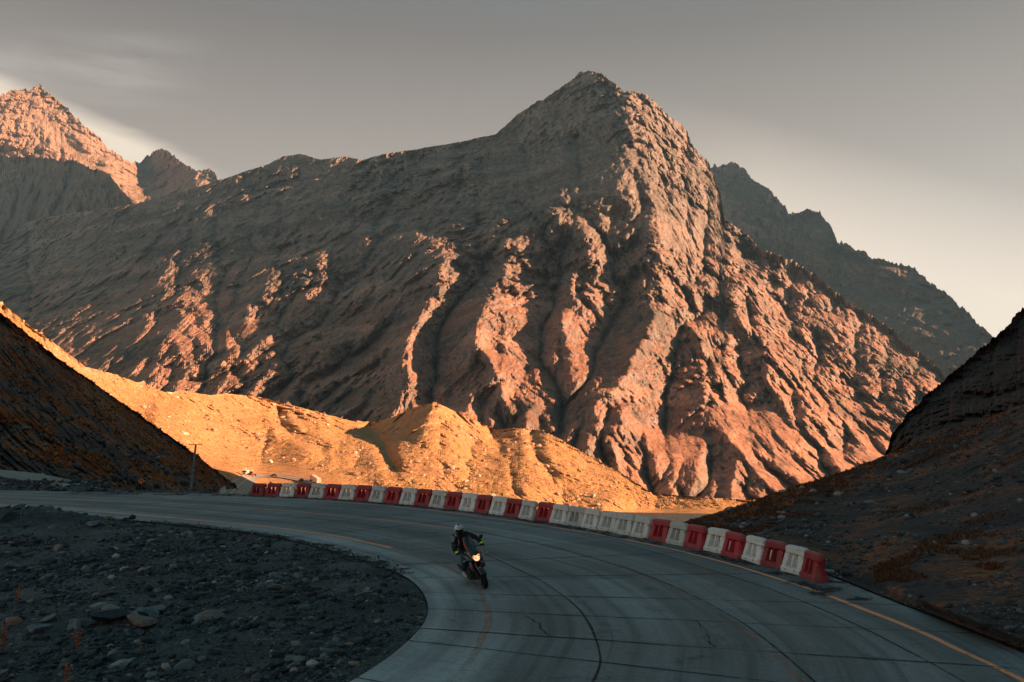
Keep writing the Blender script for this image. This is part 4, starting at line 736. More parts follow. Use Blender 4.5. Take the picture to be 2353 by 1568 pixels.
# ------------------------------------------------------------------ plastic barriers
BL, BH = 1.09, .80
def barrier_mesh(name, mat, seed):
    nu, nv = 110, 80; u = np.linspace(0, 1, nu); v = np.linspace(0, 1, nv)
    ht = np.interp(v, [0, .03, .17, .20, .55, .66, .70, .74, .93, 1.0], [.23, .235, .225, .19, .105, .085, .085, .11, .105, .06])   # half thickness
    def shape(uu, vv, side):
        t = np.interp(vv, v, ht); rec = np.zeros_like(uu)
        for cu in (.33, .62):
            wch = np.interp(vv, [.20, .70], [.135, .10]); dd = np.abs(uu - cu) / wch; e = np.clip((vv - .20) / .03, 0, 1) * np.clip((.72 - vv) / .05, 0, 1)
            rec = np.maximum(rec, (1 - sm(.82, 1.0, dd)) * e)
        d = t * (1 - rec) + np.minimum(t, .018) * rec
        hole = np.zeros_like(uu, bool)
        for cu in (.33, .62):
            w_ = .068 + 0 * vv; cy_ = np.clip(vv, .36, .645); hole |= ((uu - cu) ** 2 + ((vv - cy_) * .75) ** 2) < w_ ** 2
        return d, hole
    UU, VV = np.meshgrid(u, v); d, hole = shape(UU, VV, 1)
    # outline: sides lean in, upper cap shifted to interlock with the next unit
    lft = np.interp(VV, [0, .17, .68, .70, .88, .95, 1.0], [0, .0, .055, .11, .115, .13, .20]); rgt = np.interp(VV, [0, .17, .68, .70, .84, .94, 1.0], [.985, .985, .925, 1.05, 1.055, 1.02, .93])
    X = (lft + (rgt - lft) * UU) * BL; Z = VV * BH; foot = ((UU > .22) & (UU < .42)) | ((UU > .60) & (UU < .80)); Z = np.where((VV == 0) & foot, .022, Z)
    d = d + .004 * noise(X * 9, Z * 9, seed, 7)
    ds = np.minimum(np.minimum(UU, 1 - UU) / .03, 1); d = d * (.86 + .14 * np.sqrt(ds))
    F_ = np.stack([X, -d, Z], -1); B_ = np.stack([X, d, Z], -1); idF = np.arange(nu * nv).reshape(nv, nu); idB = idF + nu * nv; faces = []
    hc = hole[:-1, :-1] & hole[1:, :-1] & hole[:-1, 1:] & hole[1:, 1:]
    for i in range(nv - 1):
        for j in range(nu - 1):
            if hc[i, j]:
                continue
            faces.append((idF[i, j], idF[i, j + 1], idF[i + 1, j + 1], idF[i + 1, j])); faces.append((idB[i, j], idB[i + 1, j], idB[i + 1, j + 1], idB[i, j + 1]))
    def wall(p, q): faces.append((idF[p], idF[q], idB[q], idB[p]))
    for i in range(nv - 1):
        for j in range(nu):
            l = j > 0 and not hc[i, j - 1]; r_ = j < nu - 1 and not hc[i, j]
            if l != r_: wall((i, j), (i + 1, j)) if r_ else wall((i + 1, j), (i, j))
    for j in range(nu - 1):
        for i in range(nv):
            dn = i > 0 and not hc[i - 1, j]; up = i < nv - 1 and not hc[i, j]
            if dn != up: wall((i, j + 1), (i, j)) if up else wall((i, j), (i, j + 1))
    o = mesh_from(name, np.concatenate([F_.reshape(-1, 3), B_.reshape(-1, 3)]), np.array(faces), mat, True)
    bm = bmesh.new(); bm.from_mesh(o.data); bmesh.ops.recalc_face_normals(bm, faces=bm.faces)
    for e in bm.edges: e.smooth = e.calc_face_angle(0) < R(48)
    bm.to_mesh(o.data); bm.free(); me = o.data; bpy.data.objects.remove(o); return me
def plastic(name, col, dirt, lo):
    m, t, b = new_mat(name, .5, .4); co = objco(t); oi = N(t, 'ShaderNodeObjectInfo'); n = tnoise(t, 5.0, 7, .7, co); s = N(t, 'ShaderNodeSeparateXYZ'); t.links.new(co, s.inputs[0])
    lowz = ramp(t, mathn(t, 'ADD', mathn(t, 'DIVIDE', s.outputs[2], .8), mathn(t, 'MULTIPLY', mathn(t, 'SUBTRACT', n, .5), 1.6)), [(.0, .75), (.28, .12), (.8, .10), (1.05, .6)])
    hv = N(t, 'ShaderNodeHueSaturation'); hv.inputs['Color'].default_value = (*col, 1); t.links.new(mathn(t, 'MULTIPLY_ADD', oi.outputs['Random'], .35), hv.inputs['Value'])
    t.nodes[-1]
    v_ = mathn(t, 'ADD', mathn(t, 'MULTIPLY', oi.outputs['Random'], .5), .68); t.links.new(v_, hv.inputs['Value'])
    g = N(t, 'ShaderNodeNewGeometry'); sc_ = ramp(t, tnoise(t, 9, 8, .8, co), [(.50, 0.0), (.60, lo)])
    c = mixc(t, sc_, hv.outputs[0], dirt); c = mixc(t, mathn(t, 'MULTIPLY', lowz, .7), c, dirt); t.links.new(c, b.inputs['Base Color']); t.links.new(ramp(t, n, [(.3, .4), (.7, .75)]), b.inputs['Roughness']); bump(t, b, n, .006)
    return m
m_red = plastic("weathered_red_plastic", (.42, .008, .024), (.22, .11, .10), .3); m_white = plastic("weathered_white_plastic", (.70, .70, .66), (.42, .34, .29), .5)
bme = {'R': barrier_mesh("barrier_red", m_red, 1.0), 'W': barrier_mesh("barrier_white", m_white, 2.0)}
m_plug = plain("black_rubber", (.012, .012, .013), .7); m_refl = plain("worn_reflective_tape", (.75, .75, .72), .35, .5, 0, .35, 30)
bm = bmesh.new(); tube(bm, [(0, -.02, 0), (0, .0, 0)], .016, 8); plug_me = frame_mesh("drain_plug", bm, m_plug); plug_d = plug_me.data; bpy.data.objects.remove(plug_me)
bm = bmesh.new(); bx(bm, (0, 0, 0), (.05, .004, .30)); rf = frame_mesh("reflector", bm, m_refl); refl_d = rf.data; bpy.data.objects.remove(rf)
SEQ = "RRWRWRWRWRWRWRWRWRWRWWWWWWRWRWRWRWR"
ORD = ['leftmost', 'second', 'third', 'fourth', 'fifth', 'sixth', 'seventh', 'eighth', 'ninth', 'tenth', 'eleventh', 'twelfth', 'thirteenth', 'fourteenth', 'fifteenth', 'sixteenth', 'seventeenth', 'eighteenth', 'nineteenth', 'twentieth', 'twenty-first', 'twenty-second', 'twenty-third', 'twenty-fourth', 'twenty-fifth', 'twenty-sixth', 'twenty-seventh', 'twenty-eighth', 'twenty-ninth', 'thirtieth', 'thirty-first', 'thirty-second', 'thirty-third', 'thirty-fourth', 'thirty-fifth']
RORD = ['rightmost', 'second', 'third', 'fourth', 'fifth', 'sixth', 'seventh', 'eighth', 'ninth', 'tenth', 'eleventh', 'twelfth', 'thirteenth', 'fourteenth', 'fifteenth', 'sixteenth', 'seventeenth']
for i, c in enumerate(SEQ):
    a, b_ = bsm[i], bsm[i + 1]; dv = b_ - a; L = np.hypot(*dv); ang = math.atan2(dv[1], dv[0]); nn = np.array([-dv[1], dv[0]]) / L
    e = empty("road_barrier", (a[0] + nn[0] * .25 + random.uniform(-.03, .03), a[1] + nn[1] * .25 + random.uniform(-.05, .05), 0.0), ang + random.uniform(-.075, .075)); e.scale = (L / BL * .995,) * 3 if .8 < L / BL < 1.25 else (L / BL, 1, 1)
    cn = 'red' if c == 'R' else 'white'
    if i == 0: lab = 'red plastic barrier at the left end of the row, by the lower road'
    elif i == 34: lab = 'red plastic barrier at the right end of the row, its end face showing'
    elif i in (30, 32): lab = 'scuffed red plastic barrier with a white %s strip, %s from the right end' % ('curved' if i == 30 else 'straight', 'fifth' if i == 30 else 'third')
    elif i < 18: lab = '%s plastic barrier, %s from the left end of the row' % (cn, ORD[i])
    else: lab = '%s plastic barrier, %s from the right end of the row' % (cn, RORD[34 - i])
    tag(e, lab, 'barrier', 'red and white plastic barriers along the outer edge of the bend')
    o = bpy.data.objects.new("shell", bme[c]); COL.objects.link(o); o.parent = e
    for px in (.27, .70):
        p = bpy.data.objects.new("drain_plug", plug_d); COL.objects.link(p); p.parent = e; p.location = (px * BL, -.226, .095)
    if i in (30, 32):
        p = bpy.data.objects.new("reflector", refl_d); COL.objects.link(p); p.parent = e; p.location = (.475 * BL - .03, -.155, .37); p.rotation_euler = (-.23, .08, 0); p['label'] = 'worn white reflective strip'

# ------------------------------------------------------------------ lower road, upper strip, river flat
m_road2, t, b = new_mat("lower_road_concrete", .8, .2); co = objco(t); n = tnoise(t, .12, 5, .6, co); t.links.new(ramp(t, n, [(.35, (.22, .20, .17)), (.65, (.34, .30, .25))]), b.inputs['Base Color'])
def strip(name, A, B, mat, lift=.35, nw=6, it=6):
    A, B = smooth_pl(A, it), smooth_pl(B, it); f_ = np.linspace(0, 1, nw)[None, :, None]; Q = A[:, None] * (1 - f_) + B[:, None] * f_
    if Q.shape[-1] == 2: Q = drape(Q[..., 0], Q[..., 1])
    Q[..., 2] += lift
    o = mesh_from(name, Q.reshape(-1, 3), gridfaces(len(A), nw), mat, True); bm = bmesh.new(); bm.from_mesh(o.data)
    if sum(f.normal.z for f in bm.faces) < 0: bmesh.ops.reverse_faces(bm, faces=bm.faces)
    bm.to_mesh(o.data); bm.free(); tag(o, kind='structure'); return o
def rs(pts, n=60):
    pts = np.array(pts, float); k = np.linspace(0, len(pts) - 1, n); j = np.arange(len(pts)); return np.stack([np.interp(k, j, pts[:, 0]), np.interp(k, j, pts[:, 1])], 1)
LE = rs([(486, 1142), (498, 1132), (517, 1118), (536, 1106), (550, 1099), (556, 1094), (566, 1090), (600, 1088), (640, 1090), (680, 1095), (712, 1102), (730, 1108)]); RE = rs([(566, 1142), (574, 1132), (583, 1118), (590, 1106), (596, 1101), (603, 1098.5), (612, 1097.5), (630, 1098), (655, 1101), (690, 1108), (720, 1118), (745, 1128)])
dl = lambda q: drape(q[:, 0], q[:, 1])
strip("road", LE, RE, m_road2, .5, 24, 3)
mixp = lambda f_: smooth_pl(LE, 3) * (1 - f_) + smooth_pl(RE, 3) * f_
for f_ in (.12, .52): strip("road_markings", mixp(f_ - .028), mixp(f_ + .028), m_yel, .66, 3, 0)
up = rs([(-60, 1076), (18.7, 1082), (88, 1089), (154, 1101.7), (228, 1119.5), (300, 1135)]); lo = rs([(-60, 1086), (0, 1096), (66, 1108), (120, 1116), (190, 1124), (260, 1140)])
Dm = np.interp(up[:, 0], [-60, 0, 228, 300], [92, 96, 112, 125])
strip("road", P3(up[:, 0], up[:, 1], Dm + 5), P3(lo[:, 0], lo[:, 1], Dm - 3), m_road2, .05)
strip("road_embankment", P3(lo[:, 0], lo[:, 1], Dm - 3) - np.array([0, 0, .05]), P3(lo[:, 0], lo[:, 1] + 30, Dm - 5), m_grav, 0)

# ------------------------------------------------------------------ pole, sign, concrete block
m_pole = plain("weathered_concrete_pole", (.24, .25, .24), .85, .2, 0, .2, 2); m_steel = plain("dark_galvanised_steel", (.05, .055, .06), .5, .4, .6); m_ins = plain("brown_porcelain", (.06, .03, .02), .2, .6)
Dp = 150.0; pb = P3(437.7, 1136, Dp); pt = P3(450, 1021, Dp + 1)
e = empty("utility_pole", tuple(pb)); tag(e, 'tall concrete utility pole with a crossarm, standing below the hillside beside the road', 'utility pole')
hv = Vector(pt - pb); bm = bmesh.new(); tube(bm, [(0, 0, 0), hv * .5, hv], [.26, .21, .15], 12); frame_mesh("pole", recalc(bm), m_pole, e)
bm = bmesh.new(); bx(bm, hv + Vector((0, -.17, -.10)), (2.3, .10, .12)); frame_mesh("crossarm", bm, m_steel, e, False, .01)
for dx in (-1.0, .75, 1.02, -.35):
    bm = bmesh.new(); tube(bm, [hv + Vector((dx, -.17, -.06)), hv + Vector((dx, -.17, .04)), hv + Vector((dx, -.17, .10)), hv + Vector((dx, -.17, .14)), hv + Vector((dx, -.17, .22))], [.02, .02, .06, .045, .055], 8); frame_mesh("insulator", recalc(bm), m_ins, e)
for k in (.42, .52):
    bm = bmesh.new(); tube(bm, [hv * k, hv * (k + .012)], [.235, .235], 12); frame_mesh("clamp_band", recalc(bm), m_steel, e)
m_sign = plain("orange_sign_sheeting", (.92, .20, .03), .4, .5, 0, .05); m_blk = plain("black_sign_paint", (.01, .01, .01), .5)
Ds = 108.0; sc_ = P3(324.8, 1106, Ds); e = empty("warning_sign", (sc_[0], sc_[1], sc_[2] - 2.6), R(12)); tag(e, 'orange diamond warning sign with a black hooked arrow, at the foot of the left hillside', 'road sign')
bm = bmesh.new(); bx(bm, (0, .05, 1.3), (.07, .05, 2.9)); frame_mesh("post", bm, m_steel, e, False)
rot45 = Matrix.Rotation(R(45), 3, 'Y'); bm = bmesh.new(); bx(bm, (0, 0, 2.6), (.58, .015, .58), rot45); brd = frame_mesh("board", bm, m_sign, e, False, .004)
bm = bmesh.new(); tube(bm, [(.10, -.012, 2.34), (.13, -.012, 2.48), (.15, -.012, 2.62), (.10, -.012, 2.74), (0, -.012, 2.77), (-.09, -.012, 2.70)], .04, 6, flat=.15)
bm.verts.ensure_lookup_table(); a = [bm.verts.new(p) for p in ((-.22, -.015, 2.66), (-.07, -.015, 2.80), (-.04, -.015, 2.60))]; bm.faces.new(a)
for v in bm.verts: v.co.y = min(v.co.y, -.010)
ob = frame_mesh("arrow", bm, m_blk, brd)
m_conc = plain("pale_cast_concrete", (.50, .45, .41), .85, .2, 0, .2, 1.2, .01)
ca = Vector(P3(505, 1135, 190.0)); cb = Vector(P3(517, 1127, 206.0)); dv = cb - ca; e = empty("concrete_barrier", tuple(ca), math.atan2(dv.y, dv.x)); tag(e, 'pale concrete parapet block at the left side of the lower road', 'concrete barrier')
bm = bmesh.new(); L = dv.length; a_ = [bm.verts.new((0, y, z)) for y, z in ((-.35, -.3), (.35, -.3), (.15, .45), (.12, .95), (-.12, .95), (-.15, .45))]; b__ = [bm.verts.new((L, v.co.y, v.co.z + (cb.z - ca.z))) for v in a_]
for k in range(6): bm.faces.new((a_[k], a_[(k + 1) % 6], b__[(k + 1) % 6], b__[k]))
bm.faces.new(a_[::-1]); bm.faces.new(b__); frame_mesh("block", recalc(bm), m_conc, e, False, .03)

# ------------------------------------------------------------------ dry weeds in the foreground
def weed(S, h, lab, seed):
    r2 = random.Random(seed); p = G(*S); e = empty("weed", (p[0], p[1], ground_z(p[0], p[1]) - .02)); tag(e, lab, 'weed', 'dry orange weeds in the near gravel')
    bs, bl = bmesh.new(), bmesh.new()
    for k in range(r2.randint(5, 8)):
        a = r2.uniform(0, 6.28); ln = r2.uniform(.04, .16) * h; hh = h * r2.uniform(.55, 1); pts = [(ln * math.cos(a) * t_ ** 1.5, ln * math.sin(a) * t_ ** 1.5, hh * t_) for t_ in (0, .3, .6, .85, 1)]; tube(bs, pts, [.006, .005, .004, .003, .002], 5)
        for j in range(16):
            t_ = r2.uniform(.25, 1); i = min(3, int(t_ * 4)); c = Vector(pts[i]).lerp(Vector(pts[i + 1]), r2.random()); b2 = r2.uniform(0, 6.28); l = r2.uniform(.02, .05); d = Vector((math.cos(b2), math.sin(b2), .7)) * l; sd_ = Vector((-math.sin(b2), math.cos(b2), 0)) * l * .3
            bl.faces.new([bl.verts.new(c), bl.verts.new(c + d * .5 + sd_), bl.verts.new(c + d), bl.verts.new(c + d * .5 - sd_)])
    frame_mesh("stem", bs, m_tuft, e); frame_mesh("foliage", bl, m_tuft, e, False)
weed((178, 1500), .55, 'thin orange weed in front of the big black rock at lower left', 1); weed((150, 1590), .5, 'orange weed cut by the bottom edge of the picture', 2); weed((8, 1500), .62, 'orange weed at the very left edge of the picture', 3); weed((40, 1392), .5, 'smaller orange weed left of the rock pile', 4)
# ------------------------------------------------------------------ motorcycle and rider
def skin(name, nodes, edges, mat, parent=None, sub=2, root=0):
    me = bpy.data.meshes.new(name); me.from_pydata([n[0] for n in nodes], edges, []); o = bpy.data.objects.new(name, me); COL.objects.link(o)
    sk = o.modifiers.new('skin', 'SKIN'); sk.use_smooth_shade = True
    for i, n in enumerate(nodes):
        r_ = n[1]; r_ = (r_, r_) if isinstance(r_, (int, float)) else r_; me.skin_vertices[0].data[i].radius = r_; me.skin_vertices[0].data[i].use_root = (i == root)
    ss = o.modifiers.new('sub', 'SUBSURF'); ss.levels = sub; ss.render_levels = sub
    dg = bpy.context.evaluated_depsgraph_get(); ev = o.evaluated_get(dg); nm = bpy.data.meshes.new_from_object(ev); nm.name = name
    o.modifiers.clear(); o.data = nm; nm.materials.clear()
    for m in (mat if isinstance(mat, list) else [mat]): nm.materials.append(m)
    for p in nm.polygons: p.use_smooth = True; p.material_index = 0
    if parent: o.parent = parent
    return o
m_tyre = plain("tyre_rubber", (.015, .015, .016), .8, .2, 0, .2, 40, .002); m_blackp = plain("gloss_black_paint", (.012, .013, .015), .25, .5); m_silver = plain("silver_grey_paint", (.26, .275, .285), .3, .5, .4, .06); m_metal = plain("brushed_metal", (.30, .30, .30), .35, .5, .9); m_engine = plain("black_engine_casing", (.025, .026, .028), .5, .4, .5, .2, 12)
m_seat = plain("black_vinyl", (.014, .014, .015), .7); m_redm = plain("red_decal", (.55, .02, .015), .4); m_blue = plain("dark_blue_lens", (.02, .04, .075), .15, .6)
m_scr, t, b = new_mat("smoked_windscreen", .08, .6); b.inputs['Base Color'].default_value = (.03, .05, .055, 1); b.inputs['Alpha'].default_value = .72
m_edge = plain("orange_edge_trim", (.85, .12, .05), .4, .5)
m_lamp, t, b = new_mat("lit_headlamp", .2, .5); co = objco(t); n = tnoise(t, 14, 3, .6, co); e_c = ramp(t, n, [(.35, (1.0, .20, .03)), (.5, (1.0, .50, .20)), (.65, (1.0, .74, .48))]); t.links.new(e_c, b.inputs['Base Color']); t.links.new(e_c, b.inputs['Emission Color']); b.inputs['Emission Strength'].default_value = .42; m_lamp.cycles.emission_sampling = 'NONE'
bp = G(1116, 1352); LEAN, YAW = R(18.5), R(197)
bike = empty("motorcycle", (bp[0], bp[1], 0.0)); bike.rotation_mode = 'XYZ'
bike.rotation_euler = (Matrix.Rotation(YAW, 3, 'Z') @ Matrix.Rotation(LEAN, 3, 'Y')).to_euler(); bike.scale = (1.0,) * 3
tag(bike, 'black and silver motorcycle leaning into the bend with its headlamp lit', 'motorcycle')
def wheel(name, y, r_, w_):
    bm = bmesh.new(); pr = [(-w_ / 2, r_ * .80), (-w_ / 2, r_ * .88), (-w_ * .42, r_ * .95), (-w_ * .2, r_ * .99), (0, r_), (w_ * .2, r_ * .99), (w_ * .42, r_ * .95), (w_ / 2, r_ * .88), (w_ / 2, r_ * .80), (w_ * .38, r_ * .70), (-w_ * .38, r_ * .70)]
    lathe_x(bm, pr, 0, y, r_, 40); ty = frame_mesh(name, recalc(bm), m_tyre, bike)
    bm = bmesh.new(); lathe_x(bm, [(-w_ * .36, r_ * .72), (w_ * .36, r_ * .72), (w_ * .36, r_ * .64), (-w_ * .36, r_ * .64)], 0, y, r_, 32); lathe_x(bm, [(-w_ * .4, .035), (-w_ * .4, .055), (w_ * .4, .055), (w_ * .4, .035)], 0, y, r_, 16)
    for k in range(5):
        a = 2 * math.pi * k / 5; tube(bm, [(0, y + .04 * math.cos(a), r_ + .04 * math.sin(a)), (0, y + r_ * .67 * math.cos(a), r_ + r_ * .67 * math.sin(a))], [.022, .014], 6)
    frame_mesh("rim", recalc(bm), m_engine, ty)
    for s_ in ((-1, 1) if y > -.5 else (1,)):
        bm = bmesh.new(); lathe_x(bm, [(s_ * w_ * .62, .07), (s_ * w_ * .62, .145), (s_ * w_ * .62 + .004, .145), (s_ * w_ * .62 + .004, .07)], 0, y, r_, 28); frame_mesh("brake_disc", recalc(bm), m_metal, ty)
wheel("front_wheel", 0, .305, .12); wheel("rear_wheel", -1.42, .315, .165)
for s_ in (-1, 1):
    bm = bmesh.new(); tube(bm, [(s_ * .10, 0, .29), (s_ * .10, -.08, .48), (s_ * .10, -.16, .66), (s_ * .10, -.32, 1.0)], [.034, .034, .028, .026], 12); frame_mesh("fork_leg", recalc(bm), m_engine, bike)
    bm = bmesh.new(); bx(bm, (s_ * .10, .045, .40), (.05, .09, .12)); frame_mesh("brake_caliper", bm, m_engine, bike, False, .01)
# front mudguard
bm = bmesh.new(); arcp = [(R(a)) for a in range(25, 150, 10)]
for side in (0,):
    rr_ = []
    for a in arcp:
        y, z = .335 * math.cos(a), .305 + .335 * math.sin(a); rr_.append([bm.verts.new((x, y * k, .305 + (z - .305) * k)) for x, k in ((-.085, .88), (-.07, .99), (-.03, 1.03), (.03, 1.03), (.07, .99), (.085, .88))])
    for a, b_ in zip(rr_[:-1], rr_[1:]):
        for k in range(5): bm.faces.new((a[k], a[k + 1], b_[k + 1], b_[k]))
frame_mesh("front_mudguard", bm, m_blackp, bike)
def loft(name, secs, mat, parent=bike, sub=1, close=True):
    """sections of (y, [(x, z) right-half points from bottom to top]) mirrored across x"""
    bm = bmesh.new(); rings = []
    for y, pr in secs:
        full = [(x, z) for x, z in pr] + [(-x, z) for x, z in pr[::-1]]; rings.append([bm.verts.new((x, y, z)) for x, z in full])
    n = len(rings[0])
    for a, b_ in zip(rings[:-1], rings[1:]):
        for k in range(n): bm.faces.new((a[k], a[(k + 1) % n], b_[(k + 1) % n], b_[k]))
    if close: bm.faces.new(rings[0]); bm.faces.new(rings[-1][::-1])
    bmesh.ops.remove_doubles(bm, verts=bm.verts, dist=.0005); recalc(bm)
    if sub: bmesh.ops.subdivide_edges(bm, edges=bm.edges, cuts=1, use_grid_fill=True, smooth=.6)
    return frame_mesh(name, bm, mat, parent, True, ang=50)
loft("fuel_tank", [(-.36, [(.06, .78), (.10, .86), (.06, .93)]), (-.48, [(.12, .76), (.17, .88), (.09, 1.00)]), (-.66, [(.13, .74), (.165, .88), (.08, .99)]), (-.84, [(.07, .72), (.10, .80), (.05, .86)])], m_blackp)
loft("seat", [(-.80, [(.09, .76), (.11, .81), (.06, .84)]), (-1.05, [(.13, .76), (.16, .80), (.08, .82)]), (-1.30, [(.11, .82), (.14, .86), (.07, .89)]), (-1.52, [(.07, .86), (.09, .90), (.04, .93)])], m_seat)
loft("tail_fairing", [(-.95, [(.10, .66), (.14, .74), (.08, .77)]), (-1.3, [(.09, .74), (.12, .80), (.06, .83)]), (-1.62, [(.03, .84), (.05, .88), (.03, .90)])], m_silver)
loft("engine", [(-.38, [(.13, .30), (.20, .42), (.17, .66)]), (-.60, [(.18, .22), (.24, .36), (.18, .70)]), (-.92, [(.16, .22), (.22, .36), (.14, .62)])], m_engine, sub=0)
loft("belly_pan", [(-.32, [(.06, .25), (.12, .34), (.12, .42)]), (-.60, [(.10, .16), (.18, .24), (.20, .34)]), (-.95, [(.06, .17), (.12, .24), (.13, .32)])], m_blackp)
bm = bmesh.new(); bx(bm, (0, -.27, .60), (.32, .05, .26), Matrix.Rotation(R(-12), 3, 'X')); frame_mesh("radiator", bm, m_engine, bike, False, .01)
# nose fairing: black centre, silver V wings and side panels
loft("nose_fairing", [(.10, [(.03, .86), (.07, .90), (.03, .95)]), (.02, [(.10, .80), (.14, .90), (.08, 1.02)]), (-.16, [(.15, .78), (.20, .92), (.11, 1.06)]), (-.32, [(.16, .80), (.20, .92), (.11, 1.02)])], m_blackp)
bm = bmesh.new(); pts = [(0, .775), (.055, .79), (.095, .85), (.105, .92), (.06, .945), (0, .915)]
fr = [bm.verts.new((x, .128 - abs(x) * .55, z)) for x, z in pts + [(-x, z) for x, z in pts[-2:0:-1]]]; bk = [bm.verts.new((v.co.x * 1.02, v.co.y - .05, v.co.z)) for v in fr]; c0 = bm.verts.new((0, .16, .86)); n_ = len(fr)
for k in range(n_): bm.faces.new((fr[k], fr[(k + 1) % n_], c0)); bm.faces.new((fr[k], bk[k], bk[(k + 1) % n_], fr[(k + 1) % n_]))
frame_mesh("headlight", recalc(bm), m_lamp, bike)
def panel(name, pts, mat, th=.012, parent=bike):
    bm = bmesh.new(); P_ = [Vector(p) for p in pts]; nr = (P_[1] - P_[0]).cross(P_[2] - P_[0]).normalized(); a = [bm.verts.new(p) for p in P_]; b_ = [bm.verts.new(p - nr * th) for p in P_]; n = len(a)
    bm.faces.new(a); bm.faces.new(b_[::-1])
    for k in range(n): bm.faces.new((a[k], b_[k], b_[(k + 1) % n], a[(k + 1) % n]))
    return frame_mesh(name, recalc(bm), mat, parent, False, .003)
for s_ in (-1, 1):
    panel("nose_wing", [(s_ * .035, .15, .765), (s_ * .12, .08, .84), (s_ * .19, .0, 1.02), (s_ * .15, .02, 1.03), (s_ * .105, .10, .90), (s_ * .06, .14, .79)], m_silver)
    panel("cheek_panel", [(s_ * .13, .05, .80), (s_ * .24, -.12, .86), (s_ * .27, -.26, .98), (s_ * .19, -.02, .95)], m_silver)
    p_ = panel("side_panel", [(s_ * .15, -.02, .74), (s_ * .20, -.10, .80), (s_ * .21, -.16, .62), (s_ * .16, -.08, .50)], m_silver)
    panel("decal", [(s_ * .165, -.045, .66), (s_ * .20, -.10, .68), (s_ * .20, -.13, .60), (s_ * .175, -.07, .56)], m_redm, .016, p_)
    panel("fork_cover", [(s_ * .07, .11, .73), (s_ * .10, .09, .74), (s_ * .10, .06, .62), (s_ * .075, .08, .61)], m_silver)
    # turn signal
    bm = bmesh.new(); tube(bm, [(s_ * .17, .0, .86), (s_ * .26, .01, .86), (s_ * .30, .02, .865), (s_ * .335, .01, .87), (s_ * .36, -.01, .875)], [.008, .009, .022, .02, .006], 8); frame_mesh("turn_signal", recalc(bm), m_silver, bike)
# windscreen: curved, swept back
bm = bmesh.new(); nx, nz = 11, 9; g_ = []
for j in range(nz):
    v = j / (nz - 1); half = .165 * (1 - .45 * v ** 2.2) * (.72 + .5 * math.sin(min(1, v * 1.6) * 1.57) * .6); g_.append([])
    for i in range(nx):
        u = -1 + 2 * i / (nx - 1); g_[-1].append(bm.verts.new((u * half, .0 - .30 * v - .09 * u * u, 1.00 + .40 * v - .02 * u * u)))
for j in range(nz - 1):
    for i in range(nx - 1): bm.faces.new((g_[j][i], g_[j][i + 1], g_[j + 1][i + 1], g_[j + 1][i]))
edge = [g_[j][nx - 1].co.copy() for j in range(nz)]; edge2 = [g_[j][0].co.copy() for j in range(nz)]
bmesh.ops.solidify(bm, geom=bm.faces[:], thickness=.004); ws = frame_mesh("windscreen", bm, m_scr, bike)
bm = bmesh.new(); tube(bm, edge, .008, 6); frame_mesh("orange_trim", bm, m_edge, ws)
# bars, mirrors
bm = bmesh.new(); tube(bm, [(-.40, -.46, 1.02), (-.26, -.42, 1.03), (-.10, -.36, 1.04), (.10, -.36, 1.04), (.26, -.42, 1.03), (.40, -.46, 1.02)], .012, 8); frame_mesh("handlebar", recalc(bm), m_engine, bike)
for s_ in (-1, 1):
    bm = bmesh.new(); tube(bm, [(s_ * .25, -.41, 1.035), (s_ * .34, -.33, 1.0), (s_ * .42, -.35, .985)], [.007, .006, .005], 6); frame_mesh("brake_lever", recalc(bm), m_engine, bike)
    bm = bmesh.new(); tube(bm, [(s_ * .23, -.42, 1.03), (s_ * .26, -.38, 1.14), (s_ * .32, -.36, 1.22)], .006, 6); mi_ = frame_mesh("mirror", recalc(bm), m_blackp, bike)
    bm = bmesh.new(); bmesh.ops.create_uvsphere(bm, u_segments=14, v_segments=8, radius=1); bmesh.ops.transform(bm, matrix=Matrix.Translation((s_ * .36, -.36, 1.24)) @ Matrix.Rotation(R(-s_ * 28), 4, 'Y') @ Matrix.Diagonal((.085, .028, .052, 1)), verts=bm.verts); frame_mesh("mirror_head", bm, m_blackp, mi_)
bm = bmesh.new(); lathe_x(bm, [(-.02, .001), (-.02, .062), (.02, .055), (.03, .001)], 0, 0, 0, 22); bmesh.ops.transform(bm, matrix=Matrix.Translation((-.10, .10, .63)) @ Matrix.Rotation(R(-90), 4, 'Z'), verts=bm.verts); frame_mesh("fog_lamp", recalc(bm), m_blue, bike)
bm = bmesh.new(); tube(bm, [(.20, -.45, .30), (.20, -.80, .24), (.22, -1.05, .32), (.23, -1.20, .42), (.24, -1.48, .50)], [.025, .025, .035, .05, .048], 12); frame_mesh("exhaust", recalc(bm), m_engine, bike)
for s_ in (-1, 1):
    bm = bmesh.new(); tube(bm, [(s_ * .11, -.88, .42), (s_ * .12, -1.42, .315)], [.035, .028], 8); frame_mesh("swingarm", recalc(bm), m_engine, bike)
    bm = bmesh.new(); tube(bm, [(s_ * .15, -.88, .36), (s_ * .27, -.88, .35)], .012, 8); frame_mesh("footpeg", recalc(bm), m_metal, bike)
    bm = bmesh.new(); tube(bm, [(s_ * .12, -.34, .90), (s_ * .17, -.60, .72), (s_ * .15, -.90, .45)], .024, 8); frame_mesh("frame_rail", recalc(bm), m_engine, bike)
bm = bmesh.new(); bx(bm, (0, -1.66, .84), (.12, .04, .04)); frame_mesh("tail_light", bm, m_redm, bike, False, .008)

